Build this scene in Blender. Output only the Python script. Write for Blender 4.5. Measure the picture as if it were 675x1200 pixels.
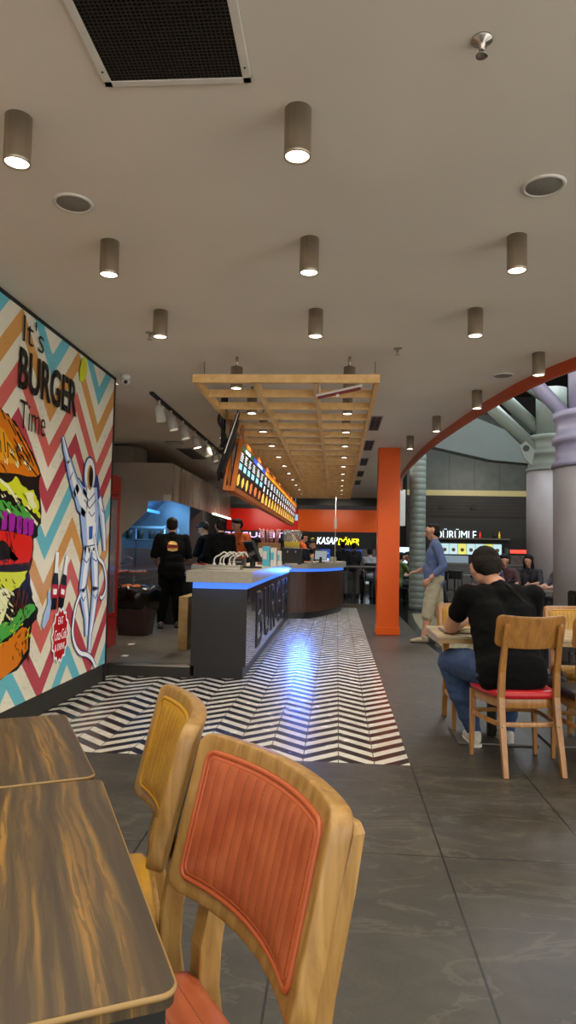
import bpy, bmesh, math, random
from mathutils import Vector, Matrix, noise
from mathutils.bvhtree import BVHTree
R = math.radians
PI = math.pi
random.seed(7)
scn = bpy.context.scene
for o in list(bpy.data.objects): bpy.data.objects.remove(o)
COL = scn.collection
TMP = bpy.data.scenes.new('bench')

# ------------------------------------------------------------------ camera
F = 800.0; EYE = 1.30
yaw = math.atan(58.5/F); pitch = math.atan(45.8/F); roll = 0.02
cy, sy, cp, sp = math.cos(yaw), math.sin(yaw), math.cos(pitch), math.sin(pitch)
fw = Vector((-sy*cp, cy*cp, sp)); rt = Vector((cy, sy, 0)); up = rt.cross(fw)
r2 = rt*math.cos(roll)+up*math.sin(roll); u2 = -rt*math.sin(roll)+up*math.cos(roll)
cam_d = bpy.data.cameras.new('camera'); cam = bpy.data.objects.new('camera', cam_d); COL.objects.link(cam)
cam_d.sensor_fit = 'VERTICAL'; cam_d.sensor_height = 24; cam_d.lens = F/1200*24; cam_d.clip_start = .05
M = Matrix((( r2.x, u2.x, -fw.x, 0), (r2.y, u2.y, -fw.y, 0), (r2.z, u2.z, -fw.z, EYE), (0,0,0,1)))
cam.matrix_world = M; scn.camera = cam

# ------------------------------------------------------------------ world, exposure
w = bpy.data.worlds.new('mall_air'); scn.world = w; w.use_nodes = True
w.node_tree.nodes['Background'].inputs[0].default_value = (1.0, .95, .87, 1)
w.node_tree.nodes['Background'].inputs[1].default_value = 2.75
scn.view_settings.view_transform = 'Standard'; scn.view_settings.look = 'None'
scn.view_settings.gamma = 1; scn.view_settings.use_curve_mapping = False
scn.view_settings.exposure = 0.0
scn.cycles.use_denoising = True
scn.cycles.max_bounces = 8; scn.cycles.diffuse_bounces = 4
scn.cycles.sample_clamp_indirect = 4
LAMP_W = 40      # each ceiling downlight
WARM = (1.0, .90, .75)

def light(name, kind, loc, energy, color, parent=None, aim=None, **kw):
    d = bpy.data.lights.new(name, kind); d.energy = energy; d.color = color
    for k, v in kw.items(): setattr(d, k, v)
    o = bpy.data.objects.new(name, d); COL.objects.link(o); o.location = loc
    if aim is not None: o.rotation_euler = Vector(aim).to_track_quat('-Z', 'Y').to_euler()
    if parent: o.parent = parent
    return o

# ------------------------------------------------------------------ materials
def lin(c):
    if isinstance(c, str): c = [int(c[i:i+2], 16)/255 for i in (0,2,4)]
    return tuple((x/12.92 if x <= .04045 else ((x+.055)/1.055)**2.4) for x in c[:3])+(1,)
MC = {}
def mat(name, color, rough=.5, metal=0, var=.0, scale=8, stretch=(1,1,1), bump=0, emit=0, alpha=None, spec=.5, coat=0, trans=0):
    if name in MC: return MC[name]
    m = bpy.data.materials.new(name); m.use_nodes = True; nt = m.node_tree; n = nt.nodes; b = n['Principled BSDF']
    c = lin(color)
    b.inputs['Base Color'].default_value = c; b.inputs['Roughness'].default_value = rough
    b.inputs['Metallic'].default_value = metal; b.inputs['Specular IOR Level'].default_value = spec
    b.inputs['Coat Weight'].default_value = coat; b.inputs['Transmission Weight'].default_value = trans
    if emit:
        b.inputs['Emission Color'].default_value = c; b.inputs['Emission Strength'].default_value = emit
    if var or bump:
        tc = n.new('ShaderNodeTexCoord'); mp = n.new('ShaderNodeMapping'); mp.inputs['Scale'].default_value = stretch
        nz = n.new('ShaderNodeTexNoise'); nz.inputs['Scale'].default_value = scale; nz.inputs['Detail'].default_value = 6
        nt.links.new(tc.outputs['Object'], mp.inputs[0]); nt.links.new(mp.outputs[0], nz.inputs['Vector'])
        if var:
            cr = n.new('ShaderNodeValToRGB')
            cr.color_ramp.elements[0].position = .3; cr.color_ramp.elements[1].position = .7
            cr.color_ramp.elements[0].color = tuple(x*(1-var) for x in c[:3])+(1,)
            cr.color_ramp.elements[1].color = tuple(min(1, x*(1+var)) for x in c[:3])+(1,)
            nt.links.new(nz.outputs['Fac'], cr.inputs[0]); nt.links.new(cr.outputs[0], b.inputs['Base Color'])
        if bump:
            bp = n.new('ShaderNodeBump'); bp.inputs['Strength'].default_value = bump; bp.inputs['Distance'].default_value = .01
            nt.links.new(nz.outputs['Fac'], bp.inputs['Height']); nt.links.new(bp.outputs[0], b.inputs['Normal'])
    MC[name] = m; return m

class NT:
    """tiny node-graph helper"""
    def __init__(s, m): s.t = m.node_tree; s.n = s.t.nodes
    def new(s, k, **kw):
        x = s.n.new(k)
        for a, v in kw.items(): setattr(x, a, v)
        return x
    def put(s, sock, v):
        if hasattr(v, 'is_output') : s.t.links.new(v, sock)
        else: sock.default_value = v
    def math(s, op, a, b=0, c=None):
        x = s.new('ShaderNodeMath', operation=op); s.put(x.inputs[0], a); s.put(x.inputs[1], b)
        if c is not None: s.put(x.inputs[2], c)
        return x.outputs[0]
    def mix(s, f, a, b):
        x = s.new('ShaderNodeMix', data_type='RGBA'); s.put(x.inputs[0], f); s.put(x.inputs[6], a); s.put(x.inputs[7], b)
        return x.outputs[2]
    def xyz(s):
        tc = s.new('ShaderNodeTexCoord'); sx = s.new('ShaderNodeSeparateXYZ'); s.t.links.new(tc.outputs['Object'], sx.inputs[0])
        return tc.outputs['Object'], sx.outputs[0], sx.outputs[1], sx.outputs[2]
    def noise(s, vec, scale, detail=5, stretch=(1,1,1), rough=.5, dist=0):
        mp = s.new('ShaderNodeMapping'); mp.inputs['Scale'].default_value = stretch; s.t.links.new(vec, mp.inputs[0])
        nz = s.new('ShaderNodeTexNoise'); nz.inputs['Scale'].default_value = scale; nz.inputs['Detail'].default_value = detail
        nz.inputs['Roughness'].default_value = rough; nz.inputs['Distortion'].default_value = dist
        s.t.links.new(mp.outputs[0], nz.inputs['Vector']); return nz.outputs['Fac']
    def ramp(s, f, stops):
        x = s.new('ShaderNodeValToRGB'); cr = x.color_ramp; s.put(x.inputs[0], f)
        while len(cr.elements) < len(stops): cr.elements.new(.5)
        for e, (p, c) in zip(cr.elements, stops): e.position = p; e.color = lin(c) if not isinstance(c, tuple) else c
        return x.outputs[0]
    def bump(s, h, strength, dist=.01):
        x = s.new('ShaderNodeBump'); x.inputs['Strength'].default_value = strength; x.inputs['Distance'].default_value = dist
        s.put(x.inputs['Height'], h); s.t.links.new(x.outputs[0], s.n['Principled BSDF'].inputs['Normal'])
def raw(name, rough=.5, spec=.5, coat=0):
    m = bpy.data.materials.new(name); m.use_nodes = True
    b = m.node_tree.nodes['Principled BSDF']; b.inputs['Roughness'].default_value = rough; b.inputs['Specular IOR Level'].default_value = spec
    b.inputs['Coat Weight'].default_value = coat
    return m, NT(m), b

def stone_mat():
    m, g, b = raw('grey_stone_tile', .42, .45)
    v, x, y, z = g.xyz()
    gx = g.math('ABSOLUTE', g.math('SUBTRACT', g.math('FRACT', g.math('DIVIDE', g.math('ADD', x, 66-.472+.33), .66)), .5))
    gy = g.math('ABSOLUTE', g.math('SUBTRACT', g.math('FRACT', g.math('DIVIDE', g.math('ADD', y, 125-3.06+.625), 1.25)), .5))
    line = g.math('MAXIMUM', g.math('LESS_THAN', gx, .0062), g.math('LESS_THAN', gy, .003))
    n1 = g.noise(v, 2.2, 8, (1,1.6,1), .62, 1.6); n2 = g.noise(v, 40, 4, (1,1,1), .7); n3 = g.noise(v, 1.7, 5, (.6,1.5,1), .55, 2.0)
    c = g.ramp(n1, [(.28,'2b2923'),(.5,'37342d'),(.72,'454238')])
    vein = g.math('LESS_THAN', g.math('ABSOLUTE', g.math('SUBTRACT', n3, .5)), .013)
    c = g.mix(g.math('MULTIPLY', vein, .22), c, lin('6a655b'))
    c = g.mix(g.math('MULTIPLY', g.math('SUBTRACT', n2, .35), .55), c, lin('38352f'))
    c = g.mix(line, c, lin('0b0a08')); g.put(b.inputs['Base Color'], c); g.bump(n2, .12)
    return m
PH = .058
def chevron_mat():
    m, g, b = raw('chevron_tile', .3, .7)
    v, x, y, z = g.xyz()
    cw = .222
    u = g.math('DIVIDE', g.math('ADD', x, 20*cw-.472), cw)
    tri = g.math('PINGPONG', u, 1.0)
    yy = g.math('DIVIDE', g.math('ADD', g.math('ADD', y, g.math('MULTIPLY', tri, .2)), 37+PH), .185)
    fr = g.math('FRACT', yy)
    black = g.math('LESS_THAN', fr, .49)
    gu = g.math('FRACT', u)
    seam = g.math('LESS_THAN', g.math('ABSOLUTE', g.math('SUBTRACT', g.math('FRACT', g.math('ADD', u, .5)), .5)), .018)
    s2 = g.math('LESS_THAN', g.math('ABSOLUTE', g.math('SUBTRACT', fr, .98)), .02)
    n = g.noise(v, 9, 5)
    white = g.ramp(n, [(.3,'bdb8ad'),(.7,'d2cec3')]); blk = g.ramp(n, [(.3,'141316'),(.7,'211f22')])
    c = g.mix(black, white, blk); c = g.mix(g.math('MAXIMUM', g.math('MULTIPLY', seam, .8), g.math('MULTIPLY', s2, .5)), c, lin('57534d'))
    g.put(b.inputs['Base Color'], c); g.put(b.inputs['Roughness'], g.math('ADD', .17, g.math('MULTIPLY', n, .16)))
    return m
def mural_mat():
    m, g, b = raw('printed_chevrons', .3, .3)
    v, x, y, z = g.xyz()
    t = g.math('PINGPONG', g.math('DIVIDE', g.math('ADD', y, 10*1.05-5.125), .525), 1.0)
    wv = g.math('DIVIDE', g.math('SUBTRACT', g.math('ADD', g.math('MULTIPLY', t, .55), 2.44+4*.3575*2), z), .3575)
    colr = g.math('LESS_THAN', g.math('FRACT', wv), .49)
    idx = g.math('DIVIDE', g.math('ADD', g.math('MODULO', g.math('FLOOR', wv), 4.0), .5), 4.0)
    r = g.new('ShaderNodeValToRGB'); cr = r.color_ramp; cr.interpolation = 'CONSTANT'
    for i, (p, c) in enumerate([(0,'cc9450'),(.25,'cc625a'),(.5,'b34450'),(.75,'62b4c4')]):
        e = cr.elements[i] if i < 2 else cr.elements.new(p)
        e.position = p; e.color = lin(c)
    g.put(r.inputs[0], idx)
    cream = g.ramp(g.noise(v, 2, 3), [(.3,'dad5c0'),(.7,'e6e2cf')])
    c = g.mix(colr, cream, r.outputs[0])
    crack = g.math('LESS_THAN', g.math('ABSOLUTE', g.math('SUBTRACT', g.noise(v, 6, 8, (1,1,3), .6, 1.2), .5)), .008)
    area = g.math('GREATER_THAN', g.noise(v, 2.3, 2, (1,1,1)), .54)
    c = g.mix(g.math('MULTIPLY', g.math('MULTIPLY', crack, area), .45), c, lin('6b675c'))
    g.put(b.inputs['Base Color'], c); return m
def wood_mat(name, cols, scale=3, stretch=(14,1,14), rough=.4, coat=0, axis_rot=None, dist=.6, bumpy=.0):
    m, g, b = raw(name, rough, .5, coat)
    v, x, y, z = g.xyz()
    n = g.noise(v, scale, 6, stretch, .6, dist)
    k = len(cols); c = g.ramp(n, [(.3+.4*i/(k-1), c_) for i, c_ in enumerate(cols)])
    g.put(b.inputs['Base Color'], c)
    if bumpy: g.bump(n, bumpy)
    return m
def top_mat():
    m, g, b = raw('rustic_table_laminate', .33, .5)
    v, x, y, z = g.xyz()
    warp = g.noise(v, 2.2, 2, (1,1,1))
    xx = g.math('ADD', x, g.math('MULTIPLY', warp, .06))
    cm = g.new('ShaderNodeCombineXYZ'); g.put(cm.inputs[0], g.math('MULTIPLY', xx, 34)); g.put(cm.inputs[1], g.math('MULTIPLY', y, .9)); g.put(cm.inputs[2], 0.0)
    n1 = g.noise(cm.outputs[0], 1.0, 3, (1,1,1), .5, .4)
    cm2 = g.new('ShaderNodeCombineXYZ'); g.put(cm2.inputs[0], g.math('MULTIPLY', xx, 90)); g.put(cm2.inputs[1], g.math('MULTIPLY', y, 5)); g.put(cm2.inputs[2], 0.0)
    n2 = g.noise(cm2.outputs[0], 1.0, 4, (1,1,1), .6, .5)
    c = g.ramp(n1, [(.30,'2e261d'),(.45,'3e3324'),(.54,'4e4029'),(.60,'6b5129'),(.70,'8a672c')])
    c = g.mix(g.math('MULTIPLY', g.math('GREATER_THAN', n2, .52), .6), c, lin('3a2d20'))
    g.put(b.inputs['Base Color'], c); g.put(b.inputs['Roughness'], g.math('ADD', .25, g.math('MULTIPLY', n2, .25)))
    return m
def ribbed_leather(name, c0, c1, pitch_, axis='x', thread=None):
    m, g, b = raw(name, .42, .45)
    v, x, y, z = g.xyz()
    s_, l_ = (x, z) if axis == 'x' else (y, x)
    d = g.math('ABSOLUTE', g.math('SUBTRACT', g.math('FRACT', g.math('DIVIDE', g.math('ADD', s_, 10), pitch_)), .5))
    groove = g.math('GREATER_THAN', d, .47)
    dash = g.math('GREATER_THAN', g.math('FRACT', g.math('MULTIPLY', g.math('ADD', l_, 10), 130)), .45)
    n = g.noise(v, 12, 6)
    c = g.ramp(n, [(.3, c0), (.7, c1)])
    c = g.mix(g.math('MULTIPLY', g.math('MULTIPLY', groove, dash), .75), c, lin(thread or '4a1c0e'))
    g.put(b.inputs['Base Color'], c)
    h = g.math('SUBTRACT', g.math('POWER', g.math('SUBTRACT', 1.0, g.math('MULTIPLY', d, 1.9)), .4), g.math('MULTIPLY', n, .15))
    g.bump(h, .55, .006)
    return m
def brick_lines(name, c0, c1, period, axis=2, rough=.6, duty=.12, metal=0):
    m, g, b = raw(name, rough); v, *xyz = g.xyz(); b.inputs['Metallic'].default_value = metal
    f = g.math('LESS_THAN', g.math('FRACT', g.math('DIVIDE', g.math('ADD', xyz[axis], 50), period)), duty)
    c = g.mix(f, g.ramp(g.noise(v, 3, 6), [(.3, c0), (.7, c1)]), lin('151412')); g.put(b.inputs['Base Color'], c); g.bump(f, .4); return m

STONE = stone_mat(); CHEV = chevron_mat(); MURAL = mural_mat(); TOP = top_mat()
CEIL = mat('ceiling_paint', 'd2cbbd', .8, var=.04, scale=1.2)
NICKEL = mat('brushed_nickel', 'a89c8a', .38, .85, var=.12, scale=30, stretch=(1,1,.05))
LENS = mat('lamp_lens', 'fff0d8', .3, emit=9)
STEEL = mat('stainless_steel', 'a7a39c', .28, 1, var=.12, scale=3, stretch=(1,1,4))
DSTEEL = mat('dull_stainless', 'a69b8e', .42, .35, var=.15, scale=1.5)
BLACK = mat('black_laminate', '121317', .35, var=.1, scale=5)
GLOSSB = mat('glossy_black_panel', '1a1b1f', .22, coat=.8, spec=.8)
MATTE = mat('matte_black', '0c0c0d', .6)
SKIRT = mat('charcoal_skirting', '26241f', .5, var=.1)
ORANGE = mat('orange_paint', 'd2530c', .3, var=.04, scale=2, spec=.25)
REDP = mat('red_gloss_panel', 'd02010', .25, var=.05, scale=2, spec=.3)
QUARTZ = mat('pale_quartz', '9c9788', .3, var=.06, scale=30)
WHITEP = mat('white_paint', 'c9c6bd', .5, var=.05)
SLAT = wood_mat('slat_oak', ['cfa364','dcb377','e6c088'], 2, (6,1.2,6), .55)
BEECH = wood_mat('beech_wood', ['7f5423','97682f','a8773a'], 4, (10,10,1.2), .32, .3)
PALE = wood_mat('pale_table_wood', ['a98447','bb9658','c9a86c'], 2, (1.2,10,3), .35, .2)
OAKC = wood_mat('oak_chair_frame', ['7d5a2b','937039','a5824a'], 5, (8,8,1.2), .42, .15)
WALNUT = wood_mat('walnut_slats', ['2b1a11','3f271a','523423'], 3, (18,18,.5), .4)
GLASS = mat('clear_plastic', 'eef2f4', .08, trans=.9)
LEDB = mat('blue_led_strip', '3f74e0', .4, emit=1.1)
RED_L = mat('red_leatherette', 'b01822', .35, var=.06, scale=6, bump=.05)
SKIN = mat('skin', 'ad7f66', .5, var=.06, scale=14)
SHADE_G = mat('mall_grey', '55564f', .6, var=.12, scale=2)
CONC = mat('concrete_column_cladding', '8a8788', .5, var=.10, scale=2.5, bump=.05)
PURP = mat('lilac_painted_steel', '84859c', .4, var=.08, scale=3)
GREENG = mat('pale_green_grey_steel', '69736b', .5, var=.06, scale=3)

# ------------------------------------------------------------------ mesh helpers
def box(bm, lo, hi, rot=None, piv=None, bev=0, mi=0):
    lo = Vector(lo); hi = Vector(hi); c = (lo+hi)/2; s = hi-lo
    r = bmesh.ops.create_cube(bm, size=1); vs = r['verts']
    for v in vs: v.co = Vector((v.co.x*s.x, v.co.y*s.y, v.co.z*s.z))+c
    fs = set(f for v in vs for f in v.link_faces)
    if bev:
        es = list(set(e for v in vs for e in v.link_edges))
        rr = bmesh.ops.bevel(bm, geom=es, offset=bev, segments=2, affect='EDGES', profile=.6)
        vs = list(set(v for f in rr['faces'] for v in f.verts) | set(v for v in vs if v.is_valid)); fs = set(f for v in vs for f in v.link_faces)
    for f in fs: f.material_index = mi
    if rot is not None:
        p = Vector(piv) if piv is not None else c
        bmesh.ops.rotate(bm, verts=vs, cent=p, matrix=rot.to_3x3() if len(rot) == 4 else rot)
    return vs
def frame_of(d):
    d = Vector(d).normalized(); a = Vector((0,0,1)) if abs(d.z) < .9 else Vector((1,0,0))
    s = d.cross(a).normalized(); return d, s, s.cross(d).normalized()
def loft(bm, rings, cap=True, mi=0, closed=False):
    vv = [[bm.verts.new(p) for p in r] for r in rings]; n = len(rings[0]); k = len(rings)
    for i in range(k if closed else k-1):
        a, b = vv[i], vv[(i+1) % k]
        for j in range(n):
            f = bm.faces.new((a[j], a[(j+1)%n], b[(j+1)%n], b[j])); f.material_index = mi; f.smooth = True
    if cap and not closed:
        for q in (vv[0][::-1], vv[-1]):
            f = bm.faces.new(q); f.material_index = mi
    return vv
def rod(bm, p0, p1, r0, r1=None, n=16, mi=0, flat=1.0, side=None):
    p0 = Vector(p0); p1 = Vector(p1); r1 = r0 if r1 is None else r1
    d, s, t = frame_of(p1-p0)
    if side is not None: s = (Vector(side)-d*Vector(side).dot(d)).normalized(); t = s.cross(d)
    loft(bm, [[p+s*r*math.cos(2*PI*i/n)+t*r*flat*math.sin(2*PI*i/n) for i in range(n)] for p, r in ((p0,r0),(p1,r1))], mi=mi)
def tube(bm, pts, r, n=10, closed=False, mi=0):
    pts = [Vector(p) for p in pts]; k = len(pts); rings = []
    s = None
    for i, p in enumerate(pts):
        a = pts[i-1] if i or closed else pts[0]; b = pts[(i+1) % k] if i < k-1 or closed else pts[-1]
        d = (b-a).normalized()
        if s is None: _, s, t = frame_of(d)
        else: s = (s-d*s.dot(d)).normalized(); t = d.cross(s)
        t = d.cross(s); rr = r[i] if isinstance(r, (list, tuple)) else r
        rings.append([p+s*rr*math.cos(2*PI*j/n)+t*rr*math.sin(2*PI*j/n) for j in range(n)])
    loft(bm, rings, cap=not closed, closed=closed, mi=mi)
def lathe(bm, prof, c=(0,0,0), n=28, mi=0, cap=True):
    c = Vector(c)
    loft(bm, [[c+Vector((r*math.cos(2*PI*i/n), r*math.sin(2*PI*i/n), z)) for i in range(n)] for r, z in prof], cap=cap, mi=mi)
def capsule(bm, p0, p1, r0, r1=None, n=16, flat=False, k=5):
    p0 = Vector(p0); p1 = Vector(p1); r1 = r0 if r1 is None else r1
    if (p1-p0).length < 1e-5: p1 = p0+Vector((0,0,1e-3))
    d, s, t = frame_of(p1-p0); L = []
    if flat: L = [(p0, r0), (p1, r1)]
    else:
        for i in range(1, k+1): a = PI/2*i/k; L.append((p0-d*r0*math.cos(a), r0*math.sin(a)))
        for i in range(k, 0, -1): a = PI/2*i/k; L.append((p1+d*r1*math.cos(a), r1*math.sin(a)))
    loft(bm, [[p+s*r*math.cos(2*PI*i/n)+t*r*math.sin(2*PI*i/n) for i in range(n)] for p, r in L])
def prism(bm, pts, d, mi=0):
    """pts: planar 3d loop, extruded by vector d"""
    d = Vector(d); a = [bm.verts.new(Vector(p)) for p in pts]; b = [bm.verts.new(Vector(p)+d) for p in pts]; n = len(a)
    fs = [bm.faces.new(a[::-1]), bm.faces.new(b)]
    for i in range(n): fs.append(bm.faces.new((a[i], a[(i+1)%n], b[(i+1)%n], b[i])))
    for f in fs: f.material_index = mi
def new(): return bmesh.new()
def obj(name, bm, m, parent=None, smooth=False, bevel=0, loc=None, rot=0):
    bmesh.ops.recalc_face_normals(bm, faces=bm.faces)
    me = bpy.data.meshes.new(name); bm.to_mesh(me); bm.free()
    for x in (m if isinstance(m, (list, tuple)) else [m]): me.materials.append(x)
    if smooth:
        for p in me.polygons: p.use_smooth = True
    o = bpy.data.objects.new(name, me); COL.objects.link(o)
    if parent: o.parent = parent
    if loc is not None: o.location = loc
    if rot: o.rotation_euler = (0,0,rot)
    if bevel:
        md = o.modifiers.new('bevel', 'BEVEL'); md.width = bevel; md.segments = 2; md.limit_method = 'ANGLE'; md.angle_limit = R(40)
    return o
def tag(o, label, cat, group=None, kind=None):
    if label: o['label'] = label
    if cat: o['category'] = cat
    if group: o['group'] = group
    if kind: o['kind'] = kind
    return o
def thing(name, label, cat, loc=(0,0,0), rot=0, group=None):
    o = bpy.data.objects.new(name, None); COL.objects.link(o); o.location = loc; o.rotation_euler = (0,0,rot); o.empty_display_size = .05
    return tag(o, label, cat, group)
def struct(name, bm, m, parent=None, **k):
    o = obj(name, bm, m, parent, **k)
    if not parent: o['kind'] = 'structure'
    return o
def kids(o): return [c for c in list(bpy.data.objects) if c.parent == o]
def dup(o, loc=None, rot=None, label=None, parent=None, _ch=None):
    c = o.copy(); COL.objects.link(c)
    if parent: c.parent = parent
    if loc is not None: c.location = loc
    if rot is not None: c.rotation_euler = (0,0,rot)
    if label: c['label'] = label
    for ch in kids(o): dup(ch, parent=c)
    return c
def text(name, s, w, h, org, right, upv, m, parent=None, depth=.004, shear=0, bold=0):
    cu = bpy.data.curves.new(name, 'FONT'); cu.body = s; cu.size = 1; cu.extrude = 0.0; cu.shear = shear; cu.offset = bold; cu.resolution_u = 3
    t = bpy.data.objects.new(name, cu); TMP.collection.objects.link(t)
    TMP.view_layers[0].update(); dg = TMP.view_layers[0].depsgraph; me = bpy.data.meshes.new_from_object(t.evaluated_get(dg)); bpy.data.objects.remove(t)
    xs = [v.co.x for v in me.vertices]; ys = [v.co.y for v in me.vertices]; x0, x1, y0, y1 = min(xs), max(xs), min(ys), max(ys)
    right = Vector(right).normalized(); upv = Vector(upv).normalized(); nn = right.cross(upv); org = Vector(org)
    bm = new(); bm.from_mesh(me)
    for v in bm.verts: v.co = org+right*(v.co.x-x0)/(x1-x0)*w+upv*(v.co.y-y0)/(y1-y0)*h
    r = bmesh.ops.extrude_face_region(bm, geom=bm.faces[:])
    for v in [g_ for g_ in r['geom'] if isinstance(g_, bmesh.types.BMVert)]: v.co += nn*depth
    return obj(name, bm, m, parent)

# ------------------------------------------------------------------ room shell
bm = new(); box(bm, (-2.6,-3,-.1), (3.2,4.32,0)); box(bm, (.472,4.32,-.1), (1.31,17.5,0)); box(bm, (1.31,4.32,-.1), (3.2,8.2,0))
bm2 = [(1.31,8.2),(1.34,8.9),(1.29,9.8),(1.2,11.4),(1.17,13.3),(1.2,15),(1.3,17.5)]
box(bm, (-.5,16.2,-.1), (.472,17.5,0))
struct('floor', bm, STONE)
bm = new(); box(bm, (-2.6,4.32,-.1), (.472,6.9,.0)); box(bm, (-1.6,6.9,-.1), (.472,16.2,.0)); struct('floor', bm, CHEV)
POL = mat('dark_polished_granite', '1d1d1c', .12, var=.3, scale=3)
bm = new(); box(bm, (-6,17.5,-.1), (14,27,0)); box(bm, (1.31,8.2,-.1), (14,17.5,0)); box(bm, (3.2,1,-.1), (14,8.2,0)); struct('floor', bm, POL)
bm = new()   # curved joint strip of grey tile over the granite
prism(bm, [(x, y, .001) for x, y in [(1.3,8.2),(1.36,8.6),(1.34,9.3),(1.31,10)]]+[(1.25,10,.001),(1.25,8.2,.001)], (0,0,.002)); struct('floor', bm, STONE)
BEIGE = mat('beige_polished_stone', '8d8468', .2, var=.1, scale=2)
bm = new(); prism(bm, [(x, y, .0) for x, y in [(1.6,8.6),(1.5,9.6),(1.46,10.6),(1.45,11.8),(1.5,13.2),(1.63,15.0),(2.5,15.4),(2.5,14),(2.2,12.5),(2.1,11),(2.2,9.8),(2.4,8.6)]], (0,0,.004)); struct('floor', bm, BEIGE)
# raised kitchen platform
PLAT = mat('worn_kitchen_tile', '5a544c', .4, var=.25, scale=4)
bm = new(); box(bm, (-4.4,6.95,0), (-1.47,22,.12)); box(bm, (-2,16.3,0),(-1.2,22,.12)); struct('floor', bm, PLAT)
bm = new(); box(bm, (-4.4,6.9,.0), (-1.47,6.95,.105)); struct('trim_1', bm, SKIRT)
bm = new(); box(bm, (-4.4,6.895,.105), (-1.47,6.96,.126)); struct('trim_2', bm, STEEL)
# ceiling with the curved mall edge
curve = [(5.4,.2),(4.6,1.6),(3.6,3.0),(2.75,4.3),(2.35,5.0),(2.0,5.88),(1.865,6.26),(1.72,6.9),(1.58,7.87),(1.47,8.97),(1.39,10.0),(1.34,11.1),(1.31,12.6),(1.33,14.3),(1.42,16),(1.6,17.5)]
def smooth2(pts, k=4):
    out = []; n = len(pts)
    for i in range(n-1):
        p0, p1, p2, p3 = pts[max(i-1,0)], pts[i], pts[i+1], pts[min(i+2,n-1)]
        for j in range(k):
            t = j/k; out.append(tuple(.5*((2*b)+(-a+c)*t+(2*a-5*b+4*c-d)*t*t+(-a+3*b-3*c+d)*t**3) for a, b, c, d in zip(p0,p1,p2,p3)))
    out.append(tuple(pts[-1])); return out
cs = smooth2(curve)
bm = new(); prism(bm, [(5.4,-3,3),(-2.3,-3,3),(-2.3,6.9,3),(-4.5,6.9,3),(-4.5,21.3,3),(1.6,21.3,3)]+[(x,y,3) for x, y in cs[::-1]], (0,0,.12)); struct('ceiling', bm, CEIL)
bm = new()
rings = [[Vector((x,y,2.89)), Vector((x+.035,y,2.89)), Vector((x+.035,y,3.2)), Vector((x,y,3.2))] for x, y in cs]
loft(bm, rings)
for f in bm.faces: f.smooth = False
struct('trim_3', bm, mat('orange_edge_paint', 'b0400f', .35, var=.08, scale=3))
# walls
bm = new(); box(bm, (-2.45,-3,0), (-2.285,6.6,3)); struct('wall_left', bm, WHITEP)
bm = new(); prism(bm, [(-2.285,-3,0),(-2.255,-3,.168),(-2.285,-3,.168)], (0,9.6,0)); box(bm, (-2.285,-3,0), (-2.262,6.63,.168)); struct('baseboard_left', bm, SKIRT)
bm = new(); box(bm, (-2.46,6.6,0), (-2.245,6.635,3)); struct('trim_4', bm, MATTE)
bm = new(); box(bm, (-2.285,-3,2.975), (-2.24,6.63,3)); struct('trim_5', bm, MATTE)
bm = new(); box(bm, (-4.5,6.6,0), (-4.4,22,3)); box(bm, (-4.4,6.4,0), (-2.46,6.6,3)); struct('wall_kitchen', bm, mat('kitchen_wall_grey', '6d675e', .5, var=.1))
bm = new(); box(bm, (-4.5,22.3,0), (-1.3,22.4,3.2)); struct('wall_kitchen_back', bm, mat('kitchen_back_dark', '1b1513', .4, var=.2, scale=2))
DARKW = mat('dark_mall_wall', '161513', .6, var=.2, scale=2)
bm = new(); box(bm, (-5,27,0), (14,27.2,7.6)); struct('wall_back', bm, DARKW)
bm = new(); box(bm, (-5,8,7.5), (14,27,7.6)); box(bm,(6,2,7.5),(14,8,7.6)); box(bm, (-4.5,21.3,2.75), (1.3,21.45,3.3)); struct('ceiling', bm, mat('mall_ceiling_dark', '1b1b19', .7, var=.2))
bm = new(); box(bm, (9.5,8,0), (9.6,27,7.6)); struct('wall_right', bm, DARKW)
# red and orange header panels of the far counters
bm = new(); box(bm, (-3.6,22,1.95), (-1.27,22.12,2.66)); struct('trim_6', bm, REDP)
bm = new(); box(bm, (-1.27,22,1.95), (1.30,22.12,2.66)); struct('trim_7', bm, ORANGE)
# orange column
c = thing('square_column', 'glossy orange square column on a low plinth between counter and mall', 'column', (.82,11.2,0))
bm = new(); box(bm, (-.175,-.17,.0), (.175,.17,3.0)); obj('shaft', bm, ORANGE, c, bevel=.006)
bm = new(); box(bm, (-.19,-.185,.0), (.19,.185,.12)); obj('plinth', bm, ORANGE, c, bevel=.006)

# ------------------------------------------------------------------ mural
mural = thing('mural', 'printed wall mural of coloured chevrons with burger, astronaut and lettering', 'mural', (0,0,0))
bm = new(); box(bm, (-2.284,-3,.17), (-2.25,6.6,2.975)); obj('chevron_panel', bm, MURAL, mural)
MX = -2.25
INK = {k: mat('print_'+k, v, .35, spec=.25) for k, v in dict(black='14110f', orange='d07410', amber='dd9a1e', brown='5b2a10', lime='cdd628', green='4aa443', pale='e4e6b4', purple='9c1d9e', violet='4a0f55', red='d3200f', white='eef1f4', blue='a3bde6', navy='2a3a78', royal='2358b8', visor='c09048', crimson='b3121c', gold='c9c21e').items()}
LAY = [0]
def flat(name, polys, ink, parent=None, step=True):
    """flat printed shapes, (y,z) loops on the mural"""
    if step: LAY[0] += 1
    x = MX+.00022*LAY[0]; bm = new()
    for p in polys: prism(bm, [(x-.0004, a, b) for a, b in p], (.0005,0,0))
    return obj(name, bm, INK[ink], parent or mural)
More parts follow.
